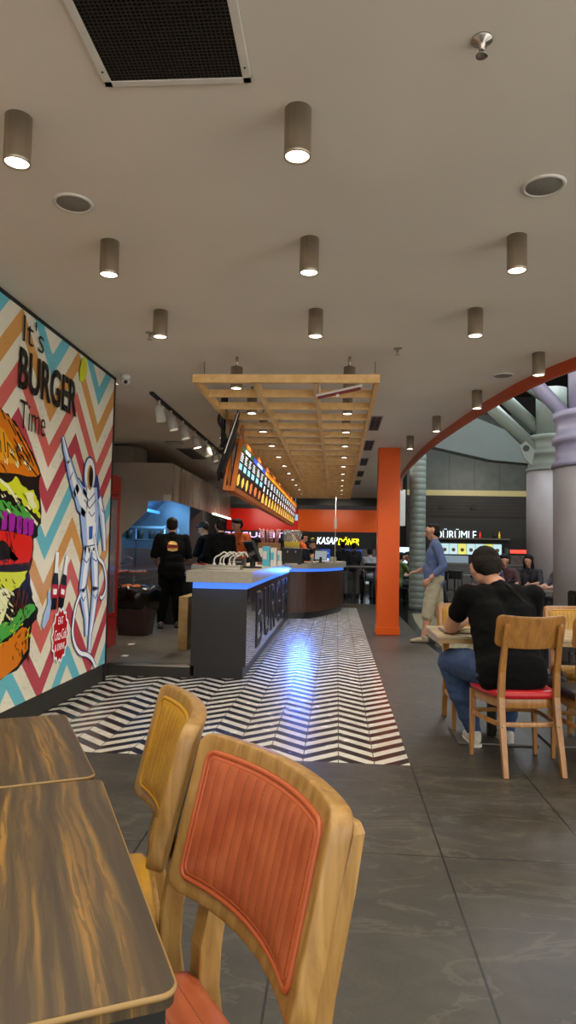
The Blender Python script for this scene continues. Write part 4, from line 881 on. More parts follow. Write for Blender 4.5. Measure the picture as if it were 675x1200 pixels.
make_table('dining_table', 'rustic brown table nearest the viewer at bottom left', (-.19,.875), R(25.9), .835, .8, TOP)
make_table('dining_table', 'rustic brown table behind the nearest one, before the mural', (-.575,1.645), R(28.2), .66, .8, TOP)

# ---- padded wooden chair; +y is the back side
def rrmap(a, b, w_, h_, r_):
    x, y = a*w_, b*h_; ax, ay = abs(x)-(w_-r_), abs(y)-(h_-r_)
    if ax > 0 and ay > 0:
        m_ = max(ax, ay)/max(1e-6, math.hypot(ax, ay)); ax *= m_; ay *= m_
        x = math.copysign(w_-r_+ax, x); y = math.copysign(h_-r_+ay, y)
    return x, y
def slab(bm, w_, h_, r_, f, nx=44, ny=20):
    """closed rounded-rect slab; f(x,y,side)->Vector"""
    F_, B_ = [], []
    for i in range(nx+1):
        F_.append([]); B_.append([])
        for j in range(ny+1):
            x, y = rrmap(-1+2*i/nx, -1+2*j/ny, w_, h_, r_)
            F_[i].append(bm.verts.new(f(x,y,1))); B_[i].append(bm.verts.new(f(x,y,-1)))
    for G, s_ in ((F_,1),(B_,-1)):
        for i in range(nx):
            for j in range(ny):
                q = (G[i][j],G[i+1][j],G[i+1][j+1],G[i][j+1]); fc = bm.faces.new(q if s_ > 0 else q[::-1]); fc.smooth = True
    ring = lambda G: [G[i][0] for i in range(nx)]+[G[nx][j] for j in range(ny)]+[G[i][ny] for i in range(nx,0,-1)]+[G[0][j] for j in range(ny,0,-1)]
    a, b = ring(F_), ring(B_); n_ = len(a)
    for i in range(n_): fc = bm.faces.new((a[i],b[i],b[(i+1)%n_],a[(i+1)%n_])); fc.smooth = True
YEL = ribbed_leather('mustard_leatherette', 'a0741a', 'b78a2a', .031, 'x', '5a3c08'); YELS = ribbed_leather('mustard_leatherette_seat', 'a0741a', 'b78a2a', .045, 'y', '5a3c08')
ORL = ribbed_leather('rust_leatherette', '964528', 'ad5c38', .031, 'x'); ORLS = ribbed_leather('rust_leatherette_seat', '964528', 'ad5c38', .055, 'y')
HW, HH, SAG = .262, .155, .055
def back_pt(x, v, d):
    """x across, v up from backrest centre, d depth (+ = towards the sitter)"""
    z = .75+v; yc = .235+.24*v-SAG*(x/HW)**2
    n_ = Vector((-2*SAG*x/HW**2, -1, .24)).normalized()
    return Vector((x, yc, z))+n_*d
def rr_outline(w_, h_, r_, n_=10):
    pts = []
    for cx_, cy_, a0 in ((w_-r_,h_-r_,0),(-w_+r_,h_-r_,90),(-w_+r_,-h_+r_,180),(w_-r_,-h_+r_,270)):
        for k in range(n_+1): a = R(a0+90*k/n_); pts.append((cx_+r_*math.cos(a), cy_+r_*math.sin(a)))
        nx_, ny_ = pts[-1]
    out = []
    for i in range(len(pts)):
        a = Vector(pts[i]); b = Vector(pts[(i+1)%len(pts)]); k = max(1, int((b-a).length/.02))
        for j in range(k): out.append(a.lerp(b, j/k))
    return out
def padded_chair(lab, loc, rot, back_m, seat_m, wood=OAKC, group=None):
    t = thing('padded_chair', lab, 'chair', (loc[0],loc[1],0), rot, group)
    bm = new(); slab(bm, HW, HH, .03, lambda x,y,s: back_pt(x, y, .019*s)); obj('backrest_frame', bm, wood, t, bevel=.005)
    bm = new(); pw, ph = HW-.037, HH-.034
    slab(bm, pw, ph, .02, lambda x,y,s: back_pt(x, y, (.021+.012*(1-max(abs(x)/pw, abs(y)/ph)**6)) if s > 0 else .012), 90, 30); pad = obj('back_pad', bm, back_m, t, True)
    bm = new(); tube(bm, [back_pt(p.x, p.y, .021) for p in rr_outline(pw, ph, .02)], .0055, 8, True); tube(bm, [back_pt(p.x, p.y, .0225) for p in rr_outline(pw-.011, ph-.011, .016)], .0045, 8, True)
    obj('piping', bm, mat(back_m.name+'_piping', 'a9522c' if 'rust' in back_m.name else 'b08320', .4), pad, True)
    for s in (-1, 1):
        bm = new(); rings = []
        for (z, y, wx, wy) in ((0,.285,.02,.014),(.2,.235,.021,.016),(.42,.195,.026,.024),(.5,.198,.026,.024),(.6,.216,.025,.022),(.75,.256,.024,.018),(.845,.28,.023,.013),(.862,.282,.014,.008)):
            x = s*.193; rings.append([Vector((x-wx,y-wy,z)),Vector((x+wx,y-wy,z)),Vector((x+wx,y+wy,z)),Vector((x-wx,y+wy,z))])
        loft(bm, rings); [setattr(f, 'smooth', False) for f in bm.faces]; obj('leg', bm, wood, t, bevel=.005)
        bm = new(); loft(bm, [[Vector((s*.195+dx*w_, -.195+dy*w_, z)) for dx, dy in ((-1,-1),(1,-1),(1,1),(-1,1))] for z, w_ in ((0,.014),(.2,.018),(.405,.022))]); [setattr(f, 'smooth', False) for f in bm.faces]; obj('leg', bm, wood, t, bevel=.004)
        bm = new(); box(bm, (s*.195-.01,-.18,.2),(s*.195+.01,.225,.23)); obj('stretcher', bm, wood, t, bevel=.003)
    bm = new(); box(bm, (-.2,-.21,.355),(.2,-.185,.408)); box(bm, (-.2,.165,.355),(.2,.19,.408)); box(bm, (-.207,-.2,.355),(-.182,.2,.408)); box(bm, (.182,-.2,.355),(.207,.2,.408)); obj('seat_frame', bm, wood, t, bevel=.003)
    bm = new(); slab(bm, .222, .212, .05, lambda x,y,s: Vector((x*.95, y*.95-.03, .432+s*(.026 if s < 0 else .014+.02*(1-max(abs(x)/.222,abs(y)/.212)**4)))), 40, 40); obj('seat', bm, seat_m, t, True)
    return t
padded_chair('rust orange padded wooden chair nearest the viewer', (-.309,1.159), R(-55.8), ORL, ORLS)
padded_chair('mustard yellow padded wooden chair behind rust orange one, at table edge', (-.612,1.686), R(-70.4), YEL, YELS)
padded_chair('mustard padded pale chair across the table left of the seated man', (1.07,5.37), 0, YEL, YELS, BEECH)
padded_chair('mustard padded pale chair across the table, right of seated man', (1.9,5.37), 0, YEL, YELS, BEECH)

def bistro_chair(lab, loc, rot, seat_m, wood=BEECH, group=None):
    t = thing('bistro_chair', lab, 'chair', (loc[0],loc[1],0), rot, group)
    def bp(x, v, d):
        y = .262+.25*v-.05*(x/.22)**2; return Vector((x, y-d, .84+v))
    bm = new(); slab(bm, .215, .098, .035, lambda x,y,s: bp(x, y+.012*(abs(x)/.215)**2, .006*s), 36, 12); obj('backrest', bm, wood, t, bevel=.002)
    for s in (-1, 1):
        bm = new(); rings = []
        for (z, y, wx, wy) in ((0,.285,.0155,.013),(.1,.262,.0165,.015),(.3,.215,.019,.017),(.45,.195,.02,.018),(.6,.206,.019,.015),(.75,.238,.018,.012),(.87,.273,.017,.010),(.893,.28,.012,.007)):
            x = s*(.178-.012*(z/.9)); rings.append([Vector((x-wx,y-wy,z)),Vector((x+wx,y-wy,z)),Vector((x+wx,y+wy,z)),Vector((x-wx,y+wy,z))])
        loft(bm, rings); [setattr(f, 'smooth', False) for f in bm.faces]; lg = obj('leg', bm, wood, t, bevel=.004)
        bm = new(); rod(bm, (s*.172,.2,.40),(s*.172,.222,.40),.006,n=10); rod(bm, (s*.173,.23,.285),(s*.173,.245,.285),.006,n=10); obj('screw', bm, STEEL, lg)
        bm = new(); loft(bm, [[Vector((s*(.205+.01*(1-z/.43))+dx*w_, -.185+dy*w_, z)) for dx, dy in ((-1,-1),(1,-1),(1,1),(-1,1))] for z, w_ in ((0,.012),(.43,.019))]); [setattr(f, 'smooth', False) for f in bm.faces]; obj('leg', bm, wood, t, bevel=.004)
    prof = [( -.21,-.2),(-.1,-.225),(.1,-.225),(.21,-.2),(.225,-.1),(.2,.1),(.175,.17),(.1,.195),(-.1,.195),(-.175,.17),(-.2,.1),(-.225,-.1)]
    sm = smooth2(prof+[prof[0]], 4)[:-1]
    bm = new(); loft(bm, [[Vector((x*k,y*k,z)) for x, y in sm] for z, k in ((.435,.95),(.44,1.0),(.46,1.03),(.478,1.0),(.487,.9),(.492,.6),(.494,.1))]); obj('seat', bm, seat_m, t, True)
    bm = new(); loft(bm, [[Vector((x*k,y*k,z)) for x, y in sm] for z, k in ((.38,.93),(.436,.93),(.436,.84),(.38,.84))], closed=True); obj('seat_ring', bm, wood, t, bevel=.002)
    arc = [(x*.96, y*.96) for x, y in sm]
    bm = new(); loft(bm, [[Vector((x*k,y*k,z)) for x, y in sm] for z, k in ((.27,.99),(.298,.97),(.298,.91),(.27,.93))], closed=True); obj('stretcher_ring', bm, wood, t, bevel=.002)
    return t
ch = bistro_chair('beech bistro chair with bright red seat under the seated man', (1.134,4.46), R(189), RED_L)
bistro_chair('beech bistro chair cut by right edge, beside the red seated one', (1.62,4.41), R(179), mat('black_leatherette','17151a',.4))
# pale table in front of the seated man
t = thing('dining_table', 'pale wooden table in front of the seated man', 'table', (1.32,5.03,0))
bm = new(); box(bm, (-.64,-.30,.728),(.66,.33,.75), bev=.004); obj('tabletop', bm, mat('pale_marbled_top','a59572',.25,var=.25,scale=9), t)
bm = new(); box(bm, (-.62,-.28,.695),(.64,.31,.728)); obj('apron', bm, PALE, t)
for x in (-.2, .42):
    bm = new(); rod(bm, (x,.02,.02),(x,.02,.7),.035); obj('pedestal', bm, mat('grey_metal','55544f',.45,.6), t, True)
    bm = new(); box(bm, (x-.27,-.2,0),(x+.27,.24,.018), bev=.006); obj('base_plate', bm, mat('grey_metal','55544f'), t)
t = thing('shoulder_bag', 'black bag with long strap hanging on the right chair', 'bag', (1.43,4.74,0))
bm = new(); slab(bm, .1, .09, .03, lambda x,y,s: Vector((x,.03*s,.42+y)), 10, 10); obj('pouch', bm, MATTE, t, True); bm = new(); tube(bm, smooth2([(-.09,.0,.5),(-.1,-.06,.68),(-.07,-.13,.86),(.0,-.12,.7),(.08,0,.5)],5), .009, 8); obj('strap', bm, MATTE, t, True)
t = thing('food_tray', 'brown tray with paper on pale table under man left arm', 'tray', (.87,5.0,.75)); bm = new(); box(bm, (-.12,-.16,0),(.2,.14,.012), bev=.003); obj('tray', bm, mat('tray_brown','5a4025',.4), t); bm = new(); box(bm, (-.1,-.12,.012),(.14,.1,.014), Matrix.Rotation(R(9),3,'Z')); obj('paper', bm, mat('olive_paper','7d7a4c',.6,var=.3,scale=20), t)

# ------------------------------------------------------------------ PEOPLE
def evald(o):
    TMP.view_layers[0].update(); dg = TMP.view_layers[0].depsgraph; return bpy.data.meshes.new_from_object(o.evaluated_get(dg))
def skinned(name, bm, m, parent, vox=.012, sm=4, wr=0, seed=0, cut=None):
    bmesh.ops.recalc_face_normals(bm, faces=bm.faces)
    me = bpy.data.meshes.new('tmp'); bm.to_mesh(me); bm.free(); o = bpy.data.objects.new('tmp', me); TMP.collection.objects.link(o)
    md = o.modifiers.new('r', 'REMESH'); md.mode = 'VOXEL'; md.voxel_size = vox; md.use_smooth_shade = True
    if sm: s_ = o.modifiers.new('s', 'SMOOTH'); s_.factor = .6; s_.iterations = sm
    e = evald(o); bpy.data.objects.remove(o); e.name = name
    if wr:
        e.update(); N_ = [v.normal.copy() for v in e.vertices]
        for v, nv in zip(e.vertices, N_):
            p = v.co*9+Vector((seed*7.1, 0, 0)); q = Vector((p.x*.8, p.y*.8, p.z*1.5))
            v.co += nv*wr*(noise.noise(q)+.55*noise.noise(q*2.3))
    e.materials.clear(); e.materials.append(m)
    for p in e.polygons: p.use_smooth = True
    r = bpy.data.objects.new(name, e); COL.objects.link(r); r.parent = parent; return r
def lerp(a, b, t): return Vector(a).lerp(Vector(b), t)
def hand(bm, wr, d, n_, s_=1, curl=.5):
    """wr wrist, d direction, n_ palm normal"""
    d = Vector(d).normalized(); n_ = (Vector(n_)-d*Vector(n_).dot(d)).normalized(); a = d.cross(n_)*s_
    wr = Vector(wr)
    for k in (-1, 0, 1): capsule(bm, wr+a*.012*k, wr+d*.075+a*.022*k, .017, .015, 10)
    for k, L in enumerate((.058,.072,.078,.070)):
        b = wr+d*.085+a*(.033-.022*k)*-1; d1 = (d+n_*curl*.5).normalized(); d2 = (d*.8+n_*curl*1.3).normalized()
        j = b+d1*L*.5; capsule(bm, b-d*.01, j, .0098, .009, 8); capsule(bm, j, j+d2*L*.5, .009, .008, 8)
    b = wr+d*.02+a*.02; dt = (d*.7+a*.75+n_*.3).normalized(); j = b+dt*.045; capsule(bm, b, j, .013, .011, 8); capsule(bm, j, j+(d*.9+a*.2+n_*.3).normalized()*.035, .011, .009, 8)
def make_person(name_lab, loc, rot, pose='stand', h=1.75, lean=0, yawh=0, nod=0, armL=None, armR=None, kneeL=None, kneeR=None, footL=None, footR=None,
                shirt=None, sleeve=.5, trousers=None, leg=1.0, shoes=None, hair=None, hairstyle='short', cap=None, belly=0, build=1.0, vox=.013, skin=None, seat=.46, seed=0, handL=None, handR=None, apron=None, group=None, hs=1.0, hx=0, wf=1.0, wr=.006, shirt_hem=0.0, face=True):
    k = h/1.75; P = thing('person', name_lab, 'person', loc, rot, group); skin = skin or SKIN
    V = Vector; J = {}
    hz = .93*k if pose == 'stand' else seat+.09
    J['pel'] = V((0,0,hz))
    def T(x, y, z):   # upper body point with lean about hips
        z -= .93*k; return V((x, y*math.cos(lean)+z*math.sin(lean), hz+z*math.cos(lean)-y*math.sin(lean)))
    waist, chest, shc, neck = T(0,0,1.08*k), T(0,.0,1.28*k), T(0,-.01,1.42*k), T(0,-.005,1.475*k)
    sw = .185*k*build
    SL, SR = T(-sw,-.01,1.41*k), T(sw,-.01,1.41*k)
    upd = (neck-shc).normalized(); la = lean+nod
    hu = V((0, math.sin(la), math.cos(la))); hf = V((-math.sin(yawh)*math.cos(la)*1.0, math.cos(yawh)*math.cos(la), -math.sin(la)*math.cos(yawh))).normalized()
    hf = (hf-hu*hf.dot(hu)).normalized(); hsd = hf.cross(hu)
    hc = neck+hu*.135*k*hs+hf*.012+Vector((hx,0,0))
    aL = armL or [T(-sw-.04,-.02,1.12*k), T(-sw-.03,.06,.88*k)]; aR = armR or [T(sw+.04,-.02,1.12*k), T(sw+.03,.06,.88*k)]
    aL = [V(p) for p in aL]; aR = [V(p) for p in aR]
    if pose == 'stand':
        kL, kR = V(kneeL or (-.1,.02,.5*k)), V(kneeR or (.1,.02,.5*k)); fL, fR = V(footL or (-.11,-.02,.085)), V(footR or (.11,-.02,.085))
    else:
        kL, kR = V(kneeL or (-.14,.44,seat+.06)), V(kneeR or (.14,.44,seat+.06)); fL, fR = V(footL or (-.13,.42,.085)), V(footR or (.13,.42,.085))
    hL, hR = V((-.085*k,0,hz-.01)), V((.085*k,0,hz-.01))
    kdir = lambda f, kn: (V((0,1,0)) if True else 0)
    # body: one continuous skin
    bm = new(); B = build
    capsule(bm, hL, hR, .105*B, flat=False); capsule(bm, lerp(hL,hR,.2)+V((0,0,.02)), waist+V((-.03,0,0)), .10*B, .095*B); capsule(bm, lerp(hL,hR,.8)+V((0,0,.02)), waist+V((.03,0,0)), .10*B, .095*B)
    for s in (-1,1): capsule(bm, waist+V((s*.04,0,0)), chest+V((s*.075*B,0,0)), .095*B, .10*B); capsule(bm, chest+V((s*.075*B,0,0)), shc+V((s*.09*B,0,-.02)), .10*B, .065*B)
    capsule(bm, SL, SR, .05*B); capsule(bm, shc, neck+hu*.02, .065, .055); capsule(bm, neck-hu*.03, hc-hu*.04-hf*.01, .056*k, .054*k)
    q = k*hs
    capsule(bm, hc+hu*.03*q-hf*.025*q, hc+hu*.025*q+hf*.02*q, .083*q, .076*q); capsule(bm, hc-hu*.02*q+hf*.02*q, hc-hu*.075*q+hf*.045*q, .066*q, .036*q)
    capsule(bm, hc-hu*.05*q-hsd*.03*q+hf*.01*q, hc-hu*.05*q+hsd*.03*q+hf*.01*q, .036*q)
    capsule(bm, hc+hf*.088*q+hu*.012*q, hc+hf*.112*q-hu*.03*q, .009*q, .015*q, 10)
    for s in (-1,1):
        capsule(bm, hc+hsd*s*.082*q+hu*.02*q-hf*.01*q, hc+hsd*s*.078*q-hu*.02*q, .015*q, .011*q, 8)
        capsule(bm, hc+hsd*s*.015*q+hf*.084*q+hu*.03*q, hc+hsd*s*.05*q+hf*.07*q+hu*.03*q, .012*q, .010*q, 8)
    capsule(bm, hc-hu*.055*q+hf*.072*q-hsd*.015*q, hc-hu*.055*q+hf*.072*q+hsd*.015*q, .016*q, n=8)
    for (S, E, W, hd_, s) in ((SL,aL[0],aL[1],handL,-1),(SR,aR[0],aR[1],handR,1)):
        capsule(bm, S, E, .052*B, .04*B); capsule(bm, E, lerp(E,W,.3), .041*B, .041*B); capsule(bm, lerp(E,W,.3), W, .041*B, .027)
        d = (W-E).normalized()
        hd_ = hd_ or (d, V((-s,0,0)) if abs(d.x) < .8 else V((0,0,-1)), .6)
        hand(bm, W, hd_[0], hd_[1], 1 if V(hd_[0]).cross(V(hd_[1])).dot(V((0,1,.3))) > 0 else -1, hd_[2])
    for (H, K, A) in ((hL,kL,fL),(hR,kR,fR)):
        capsule(bm, H, K, .088*B, .056*B); capsule(bm, K, lerp(K,A,.35)-V((0,.012,0)), .055, .056*B); capsule(bm, lerp(K,A,.35)-V((0,.012,0)), A, .056*B, .036)
        capsule(bm, A-V((0,.03,.03)), A+V((0,.15,-.055)), .035, .026)
    body = skinned('body', bm, skin, P, vox, 3)
    # clothes
    if trousers:
        bm = new(); g_ = .014
        capsule(bm, hL, hR, .116*B); capsule(bm, lerp(hL,hR,.3), waist+V((-.02,0,-.03)), .112*B, .104*B+belly*.3); capsule(bm, lerp(hL,hR,.7), waist+V((.02,0,-.03)), .112*B, .104*B+belly*.3)
        for (H, K, A) in ((hL,kL,fL),(hR,kR,fR)):
            loose = .022 if leg < .95 else .012
            if leg <= .7: K2 = K+(A-K)*(leg-.5)*2; capsule(bm, H, K, .104*B, .078*B+loose*.3); capsule(bm, K, K2, .08*B, .082*B, flat=False)
            else: capsule(bm, H, K, .105*B, .08*B); capsule(bm, K, K+(A-K)*.5, .08*B, .075*B); capsule(bm, K+(A-K)*.5, A+(K-A)*.04, .074*B, .055)
        skinned('trousers', bm, trousers, P, vox, 3, wr*1.1, seed)
    if shirt:
        bm = new(); lo = T(0,0,(.90-shirt_hem)*k)
        if pose == 'sit': lo = V((0,-.015,hz-.01)); capsule(bm, lo+V((-.06,-.01,-.0)), lo+V((.06,-.01,0)), .142*B, flat=False)
        capsule(bm, lo+V((-.055,0,0)), waist+V((-.045*wf,0,0)), .124*B, .11*B*wf); capsule(bm, lo+V((.055,0,0)), waist+V((.045*wf,0,0)), .124*B, .11*B*wf)
        if belly: capsule(bm, lo+V((-.05,belly*.2,.03)), waist+V((-.03,belly*.5,0)), .13*B, .12*B); capsule(bm, lo+V((.05,belly*.2,.03)), waist+V((.03,belly*.5,0)), .13*B, .12*B); capsule(bm, waist+V((-.03,belly*.6,-.04)), waist+V((.03,belly*.6,-.04)), .105*B+belly*.4); capsule(bm, waist+V((0,belly*.4,0)), chest, .105*B+belly*.3, .11*B)
        for s in (-1,1): capsule(bm, waist+V((s*.045*wf,0,0)), chest+V((s*.08*B,0,0)), .110*B*wf, .113*B); capsule(bm, chest+V((s*.08*B,0,0)), shc+V((s*.09*B,0,-.02)), .113*B, .076*B)
        capsule(bm, SL+V((0,0,-.006)), SR+V((0,0,-.006)), .062*B); capsule(bm, shc, lerp(shc,neck,.75), .08, .066)
        for (S, E, W) in ((SL,aL[0],aL[1]),(SR,aR[0],aR[1])):
            if sleeve <= .5: capsule(bm, S, lerp(S,E,sleeve*2), .066*B, .062*B)
            else: capsule(bm, S, E, .066*B, .054*B); capsule(bm, E, lerp(E,W,(sleeve-.5)*2), .054*B, .045*B)
        sh_ = skinned('shirt', bm, shirt, P, vox, 4, wr, seed+3)
    if apron:
        bm = new(); capsule(bm, waist+V((-.04,.0,-.0)), waist+V((.04,0,0)), .128*B, flat=False); capsule(bm, V((-.05,.0,hz+.02)), V((.05,0,hz+.02)), .135*B); capsule(bm, V((-.07,.01,hz)), V((-.09,.02,.66)), .125*B,.10); capsule(bm, V((.07,.01,hz)), V((.09,.02,.66)), .125*B,.10)
        skinned('apron', bm, apron, P, vox, 3, wr, seed)
    for A in (fL, fR):
        bm = new(); capsule(bm, A+V((0,-.035,-.04)), A+V((0,.08,-.045)), .042, .042); capsule(bm, A+V((0,.06,-.05)), A+V((0,.17,-.058)), .042, .030)
        if shoes != 'none': capsule(bm, A+V((0,-.03,-.02)), A+V((0,.0,.0)), .044, .045)
        s_ = skinned('shoe', bm, shoes or MATTE, P, vox*.8, 3)
        bm = new(); pl = [(x+A.x, y+A.y) for x, y in [(-.018,-.082),(.018,-.082),(.038,-.06),(.042,0),(.046,.09),(.038,.155),(.02,.19),(-.02,.19),(-.038,.155),(-.046,.09),(-.042,0),(-.038,-.06)]]; zprism(bm, pl, A.z-.085, A.z-.066); obj('sole', bm, WHITEP if shoes and 'white' in shoes.name else MATTE, s_)
    # hair
    HM = hair or mat('dark_hair','17120f',.8,bump=.4,scale=60,spec=.2)
    bm = new(); top = hc+hu*.045*q
    if hairstyle in ('short','thin'):
        e_ = .0 if hairstyle == 'short' else -.006
        capsule(bm, top-hf*.042*q, top-hf*.01*q+hu*.014*q, (.088+e_)*q, (.077+e_)*q); capsule(bm, hc-hf*.05*q-hsd*.02*q, hc-hf*.05*q+hsd*.02*q, .068*q); capsule(bm, hc-hf*.05*q-hu*.03*q, top-hf*.05*q, .058*q, .08*q)
        if hairstyle == 'short': capsule(bm, top+hf*.022*q+hu*.045*q-hsd*.03*q, top+hf*.022*q+hu*.045*q+hsd*.03*q, .042*q)
    elif hairstyle == 'long':
        capsule(bm, top-hf*.04*q, top-hf*.01*q+hu*.014*q, .092*q, .08*q); capsule(bm, top-hf*.045*q, hc-hu*.22*q-hf*.06*q, .085*q, .06*q)
        for s in (-1,1): capsule(bm, top+hsd*s*.05*q, hc-hu*.2*q+hsd*s*.075*q-hf*.01*q, .045*q, .035*q)
    if hairstyle != 'none': skinned('hair', bm, HM, P, vox*.75, 2, .004, seed)
    else: bm.free()
    if cap:
        bm = new(); capsule(bm, top+hu*.01*q-hf*.034*q, top+hu*.02*q, .094*q, .086*q)
        capsule(bm, hc+hu*.035*q-hf*.045*q, top, .08*q)
        cp_ = skinned('cap', bm, cap, P, vox*.75, 2)
        bm = new(); a0 = hc+hu*.065*q+hf*.07*q; prism(bm, [a0-hsd*.07*q, a0-hsd*.05*q+hf*.06*q, a0+hf*.085*q, a0+hsd*.05*q+hf*.06*q, a0+hsd*.07*q], hu*.006); obj('visor', bm, cap, cp_)
    if face:
        EYE_M = mat('eye_dark','120d0a',.2)
        for s in (-1,1):
            bm = new(); bmesh.ops.create_icosphere(bm, subdivisions=2, radius=.010*q)
            for v in bm.verts: v.co += hc+hf*.079*q+hsd*s*.032*q+hu*.008*q
            obj('eye', bm, EYE_M, P, True)
            bm = new(); capsule(bm, hc+hf*.09*q+hsd*s*.016*q+hu*.034*q, hc+hf*.076*q+hsd*s*.05*q+hu*.034*q, .0055*q, n=8); obj('eyebrow', bm, HM, P, True)
        bm = new(); capsule(bm, hc-hu*.055*q+hf*.086*q-hsd*.018*q, hc-hu*.055*q+hf*.086*q+hsd*.018*q, .006*q, n=8); obj('mouth', bm, mat('lips','7a3f35',.5), P, True)
    return P, dict(T=T, neck=neck, shc=shc, SL=SL, SR=SR, waist=waist, chest=chest, hc=hc, hu=hu, hf=hf, hsd=hsd)
def snap(name, polys_m, target, direction, parent, dist=1.0, off_=.004):
    """lays small flat print pieces on a garment: polys of points pushed along direction till they meet it"""
    me = target.data; bvh = BVHTree.FromPolygons([v.co for v in me.vertices], [p.vertices for p in me.polygons]); d = Vector(direction).normalized(); out = []
    for (nm, pts, m) in polys_m:
        bm = new(); vs = []
        c_ = sum((Vector(p) for p in pts), Vector())/len(pts)
        def hit(p):
            r = bvh.ray_cast(Vector(p)-d*dist, d); return (r[0] if r[0] is not None else Vector(p))-d*off_
        n_ = len(pts); R1 = [bm.verts.new(hit(p)) for p in pts]; R2 = [bm.verts.new(hit(Vector(p).lerp(c_,.5))) for p in pts]; cc = bm.verts.new(hit(c_))
        for i in range(n_): bm.faces.new((R1[i],R1[(i+1)%n_],R2[(i+1)%n_],R2[i])); bm.faces.new((R2[i],R2[(i+1)%n_],cc))
        r = bmesh.ops.extrude_face_region(bm, geom=bm.faces[:])
        for g_ in r['geom']:
            if isinstance(g_, bmesh.types.BMVert): g_.co -= d*.002
        out.append(obj(nm, bm, m, parent)); off_ += .0025
    return out
def child(P, name): return [c for c in kids(P) if c.name.split('.')[0] == name][0]
BTEE = mat('black_cotton','09090a',.95,spec=.15); JEAN = mat('blue_denim','2a4166',.85,var=.25,scale=25,bump=.15); NAVYT = mat('navy_cotton','15171f',.8)
DKHAIR = mat('dark_hair','17120f',.8,bump=.4,scale=60,spec=.2); SHOEW = mat('white_trainer','b4b2aa',.5,var=.15,scale=20)

# man in black t-shirt seated with his back to us
P, J = make_person('seated man in black t-shirt and jeans, back turned, elbows on table', (1.10,4.45,0), R(6), 'sit', 1.80, lean=R(24), nod=R(22), yawh=R(6),
    armL=[(-.27,.40,.80),(-.10,.62,.82)], armR=[(.30,.42,.80),(.12,.62,.82)], kneeL=(-.25,.46,.56), kneeR=(.17,.47,.55), footL=(-.10,.42,.085), footR=(.14,.46,.085),
    shirt=BTEE, sleeve=.27, hx=-.05, wf=1.22, trousers=JEAN, shoes=SHOEW, hair=mat('cropped_brown_hair','16110d',.8,bump=.7,scale=70,spec=.2), build=1.16, vox=.010, seat=.49, seed=5, hs=1.12, wr=.009)
sh_ = child(P, 'shirt')
st_ = [(.02,0,1.12),(.06,0,1.11),(.13,0,1.02),(.22,0,.93),(.30,0,.88),(.30,0,.86),(.21,0,.91),(.11,0,1.0),(.04,0,1.09)]
snap('fabric_fold', [('bag_strap', st_, mat('black_strap','0b0b0c',.8,spec=.15))], sh_, (0,1,0), P, .6, .003)
for s in (-1,):
    bm = new(); pass; bm.free()

# standing man
SH = mat('blue_grey_shirt','4c5e86',.85,var=.08,scale=30); KH = mat('khaki_cotton','98917a',.8,var=.08,scale=20)
P, J = make_person('standing man in blue shirt and khaki cargo shorts, seen from his left side', (1.45,10.3,0), R(88), 'stand', 1.77, lean=R(1), yawh=0, nod=R(11),
    armL=[(-.25,-.10,1.13),(-.22,.10,.93)], armR=[(.23,.02,1.15),(.16,.24,1.03)], kneeL=(-.12,.10,.50), kneeR=(.11,-.06,.5), footL=(-.13,.17,.085), footR=(.11,-.22,.10),
    handL=((.1,.5,-.6),(1,0,0),.8), handR=((0,.9,-.1),(0,0,-1),.9), shirt=SH, sleeve=.78, trousers=KH, leg=.62, shoes=mat('tan_loafer','8a7a62',.5), hairstyle='thin', belly=.055, build=1.1, vox=.010, seed=2, shirt_hem=.0, wf=1.1)
bm = new(); box(bm, (.13,.38,.965),(.19,.44,.972), Matrix.Rotation(R(25),3,'Y')); tag(obj('paper_slip', bm, WHITEP, loc=(1.45,10.3,0), rot=R(88)), 'small white paper slip held in standing man hand', 'paper')
bm = new(); lathe(bm, [(.033,-.008),(.036,0),(.033,.008)], (-.225,.075,.955), 16); obj('wristwatch', bm, STEEL, P)

# kitchen staff
P, J = make_person('kitchen worker in black t-shirt and cap with burger emblem, back turned', (-2.47,10.1,.12), R(18), 'stand', 1.66, lean=R(6), nod=R(14), yawh=R(-8),
    armL=[(-.26,.05,1.05),(-.2,.30,.95)], armR=[(.26,.05,1.05),(.18,.30,.95)], footL=(-.14,-.02,.085), footR=(.12,.03,.085),
    shirt=BTEE, sleeve=.44, trousers=BTEE, shoes=mat('grey_trainer','5a5856',.5), cap=MATTE, apron=BTEE, seed=8, shirt_hem=.05, build=1.1)
ce = [(.07*math.cos(a)*s_, 0, z_+.055*math.sin(a)) for s_, z_, a in [(1,1.24,i*PI/10) for i in range(11)]]
cb = [(-.075,0,1.19),(.075,0,1.19),(.07,0,1.155),(0,0,1.14),(-.07,0,1.155)]
cr = [(-.08,0,1.235),(.08,0,1.235),(.085,0,1.2),(0,0,1.19),(-.085,0,1.2)]
snap('emblem', [('emblem_bun', ce, mat('emblem_yellow','d8b060',.6)), ('emblem_base', cb, mat('emblem_yellow','d8b060')), ('emblem_band', cr, mat('emblem_red','8a2018',.6))], child(P, 'shirt'), (0,1,0), P)
make_person('young worker in black shirt and cap facing left, behind black-shirted colleague', (-2.36,12.1,.12), R(75), 'stand', 1.68, nod=R(16), armL=[(-.25,.05,1.1),(-.12,.32,1.05)], armR=[(.25,.05,1.1),(.12,.32,1.05)], shirt=BTEE, sleeve=.5, trousers=BTEE, cap=MATTE, seed=3,
    hairstyle='none', skin=mat('skin_pale','b98a6c',.5))
make_person('worker in plain black shirt with cropped hair, back turned beside orange worker', (-1.97,11.55,.12), R(40), 'stand', 1.72, lean=R(4), nod=R(12), armL=[(-.26,.08,1.08),(-.2,.33,1.02)], shirt=BTEE, sleeve=1.0, trousers=BTEE, seed=4, hairstyle='thin', build=1.12)
ORS = mat('orange_polo','c8560c',.7,var=.06,scale=25)
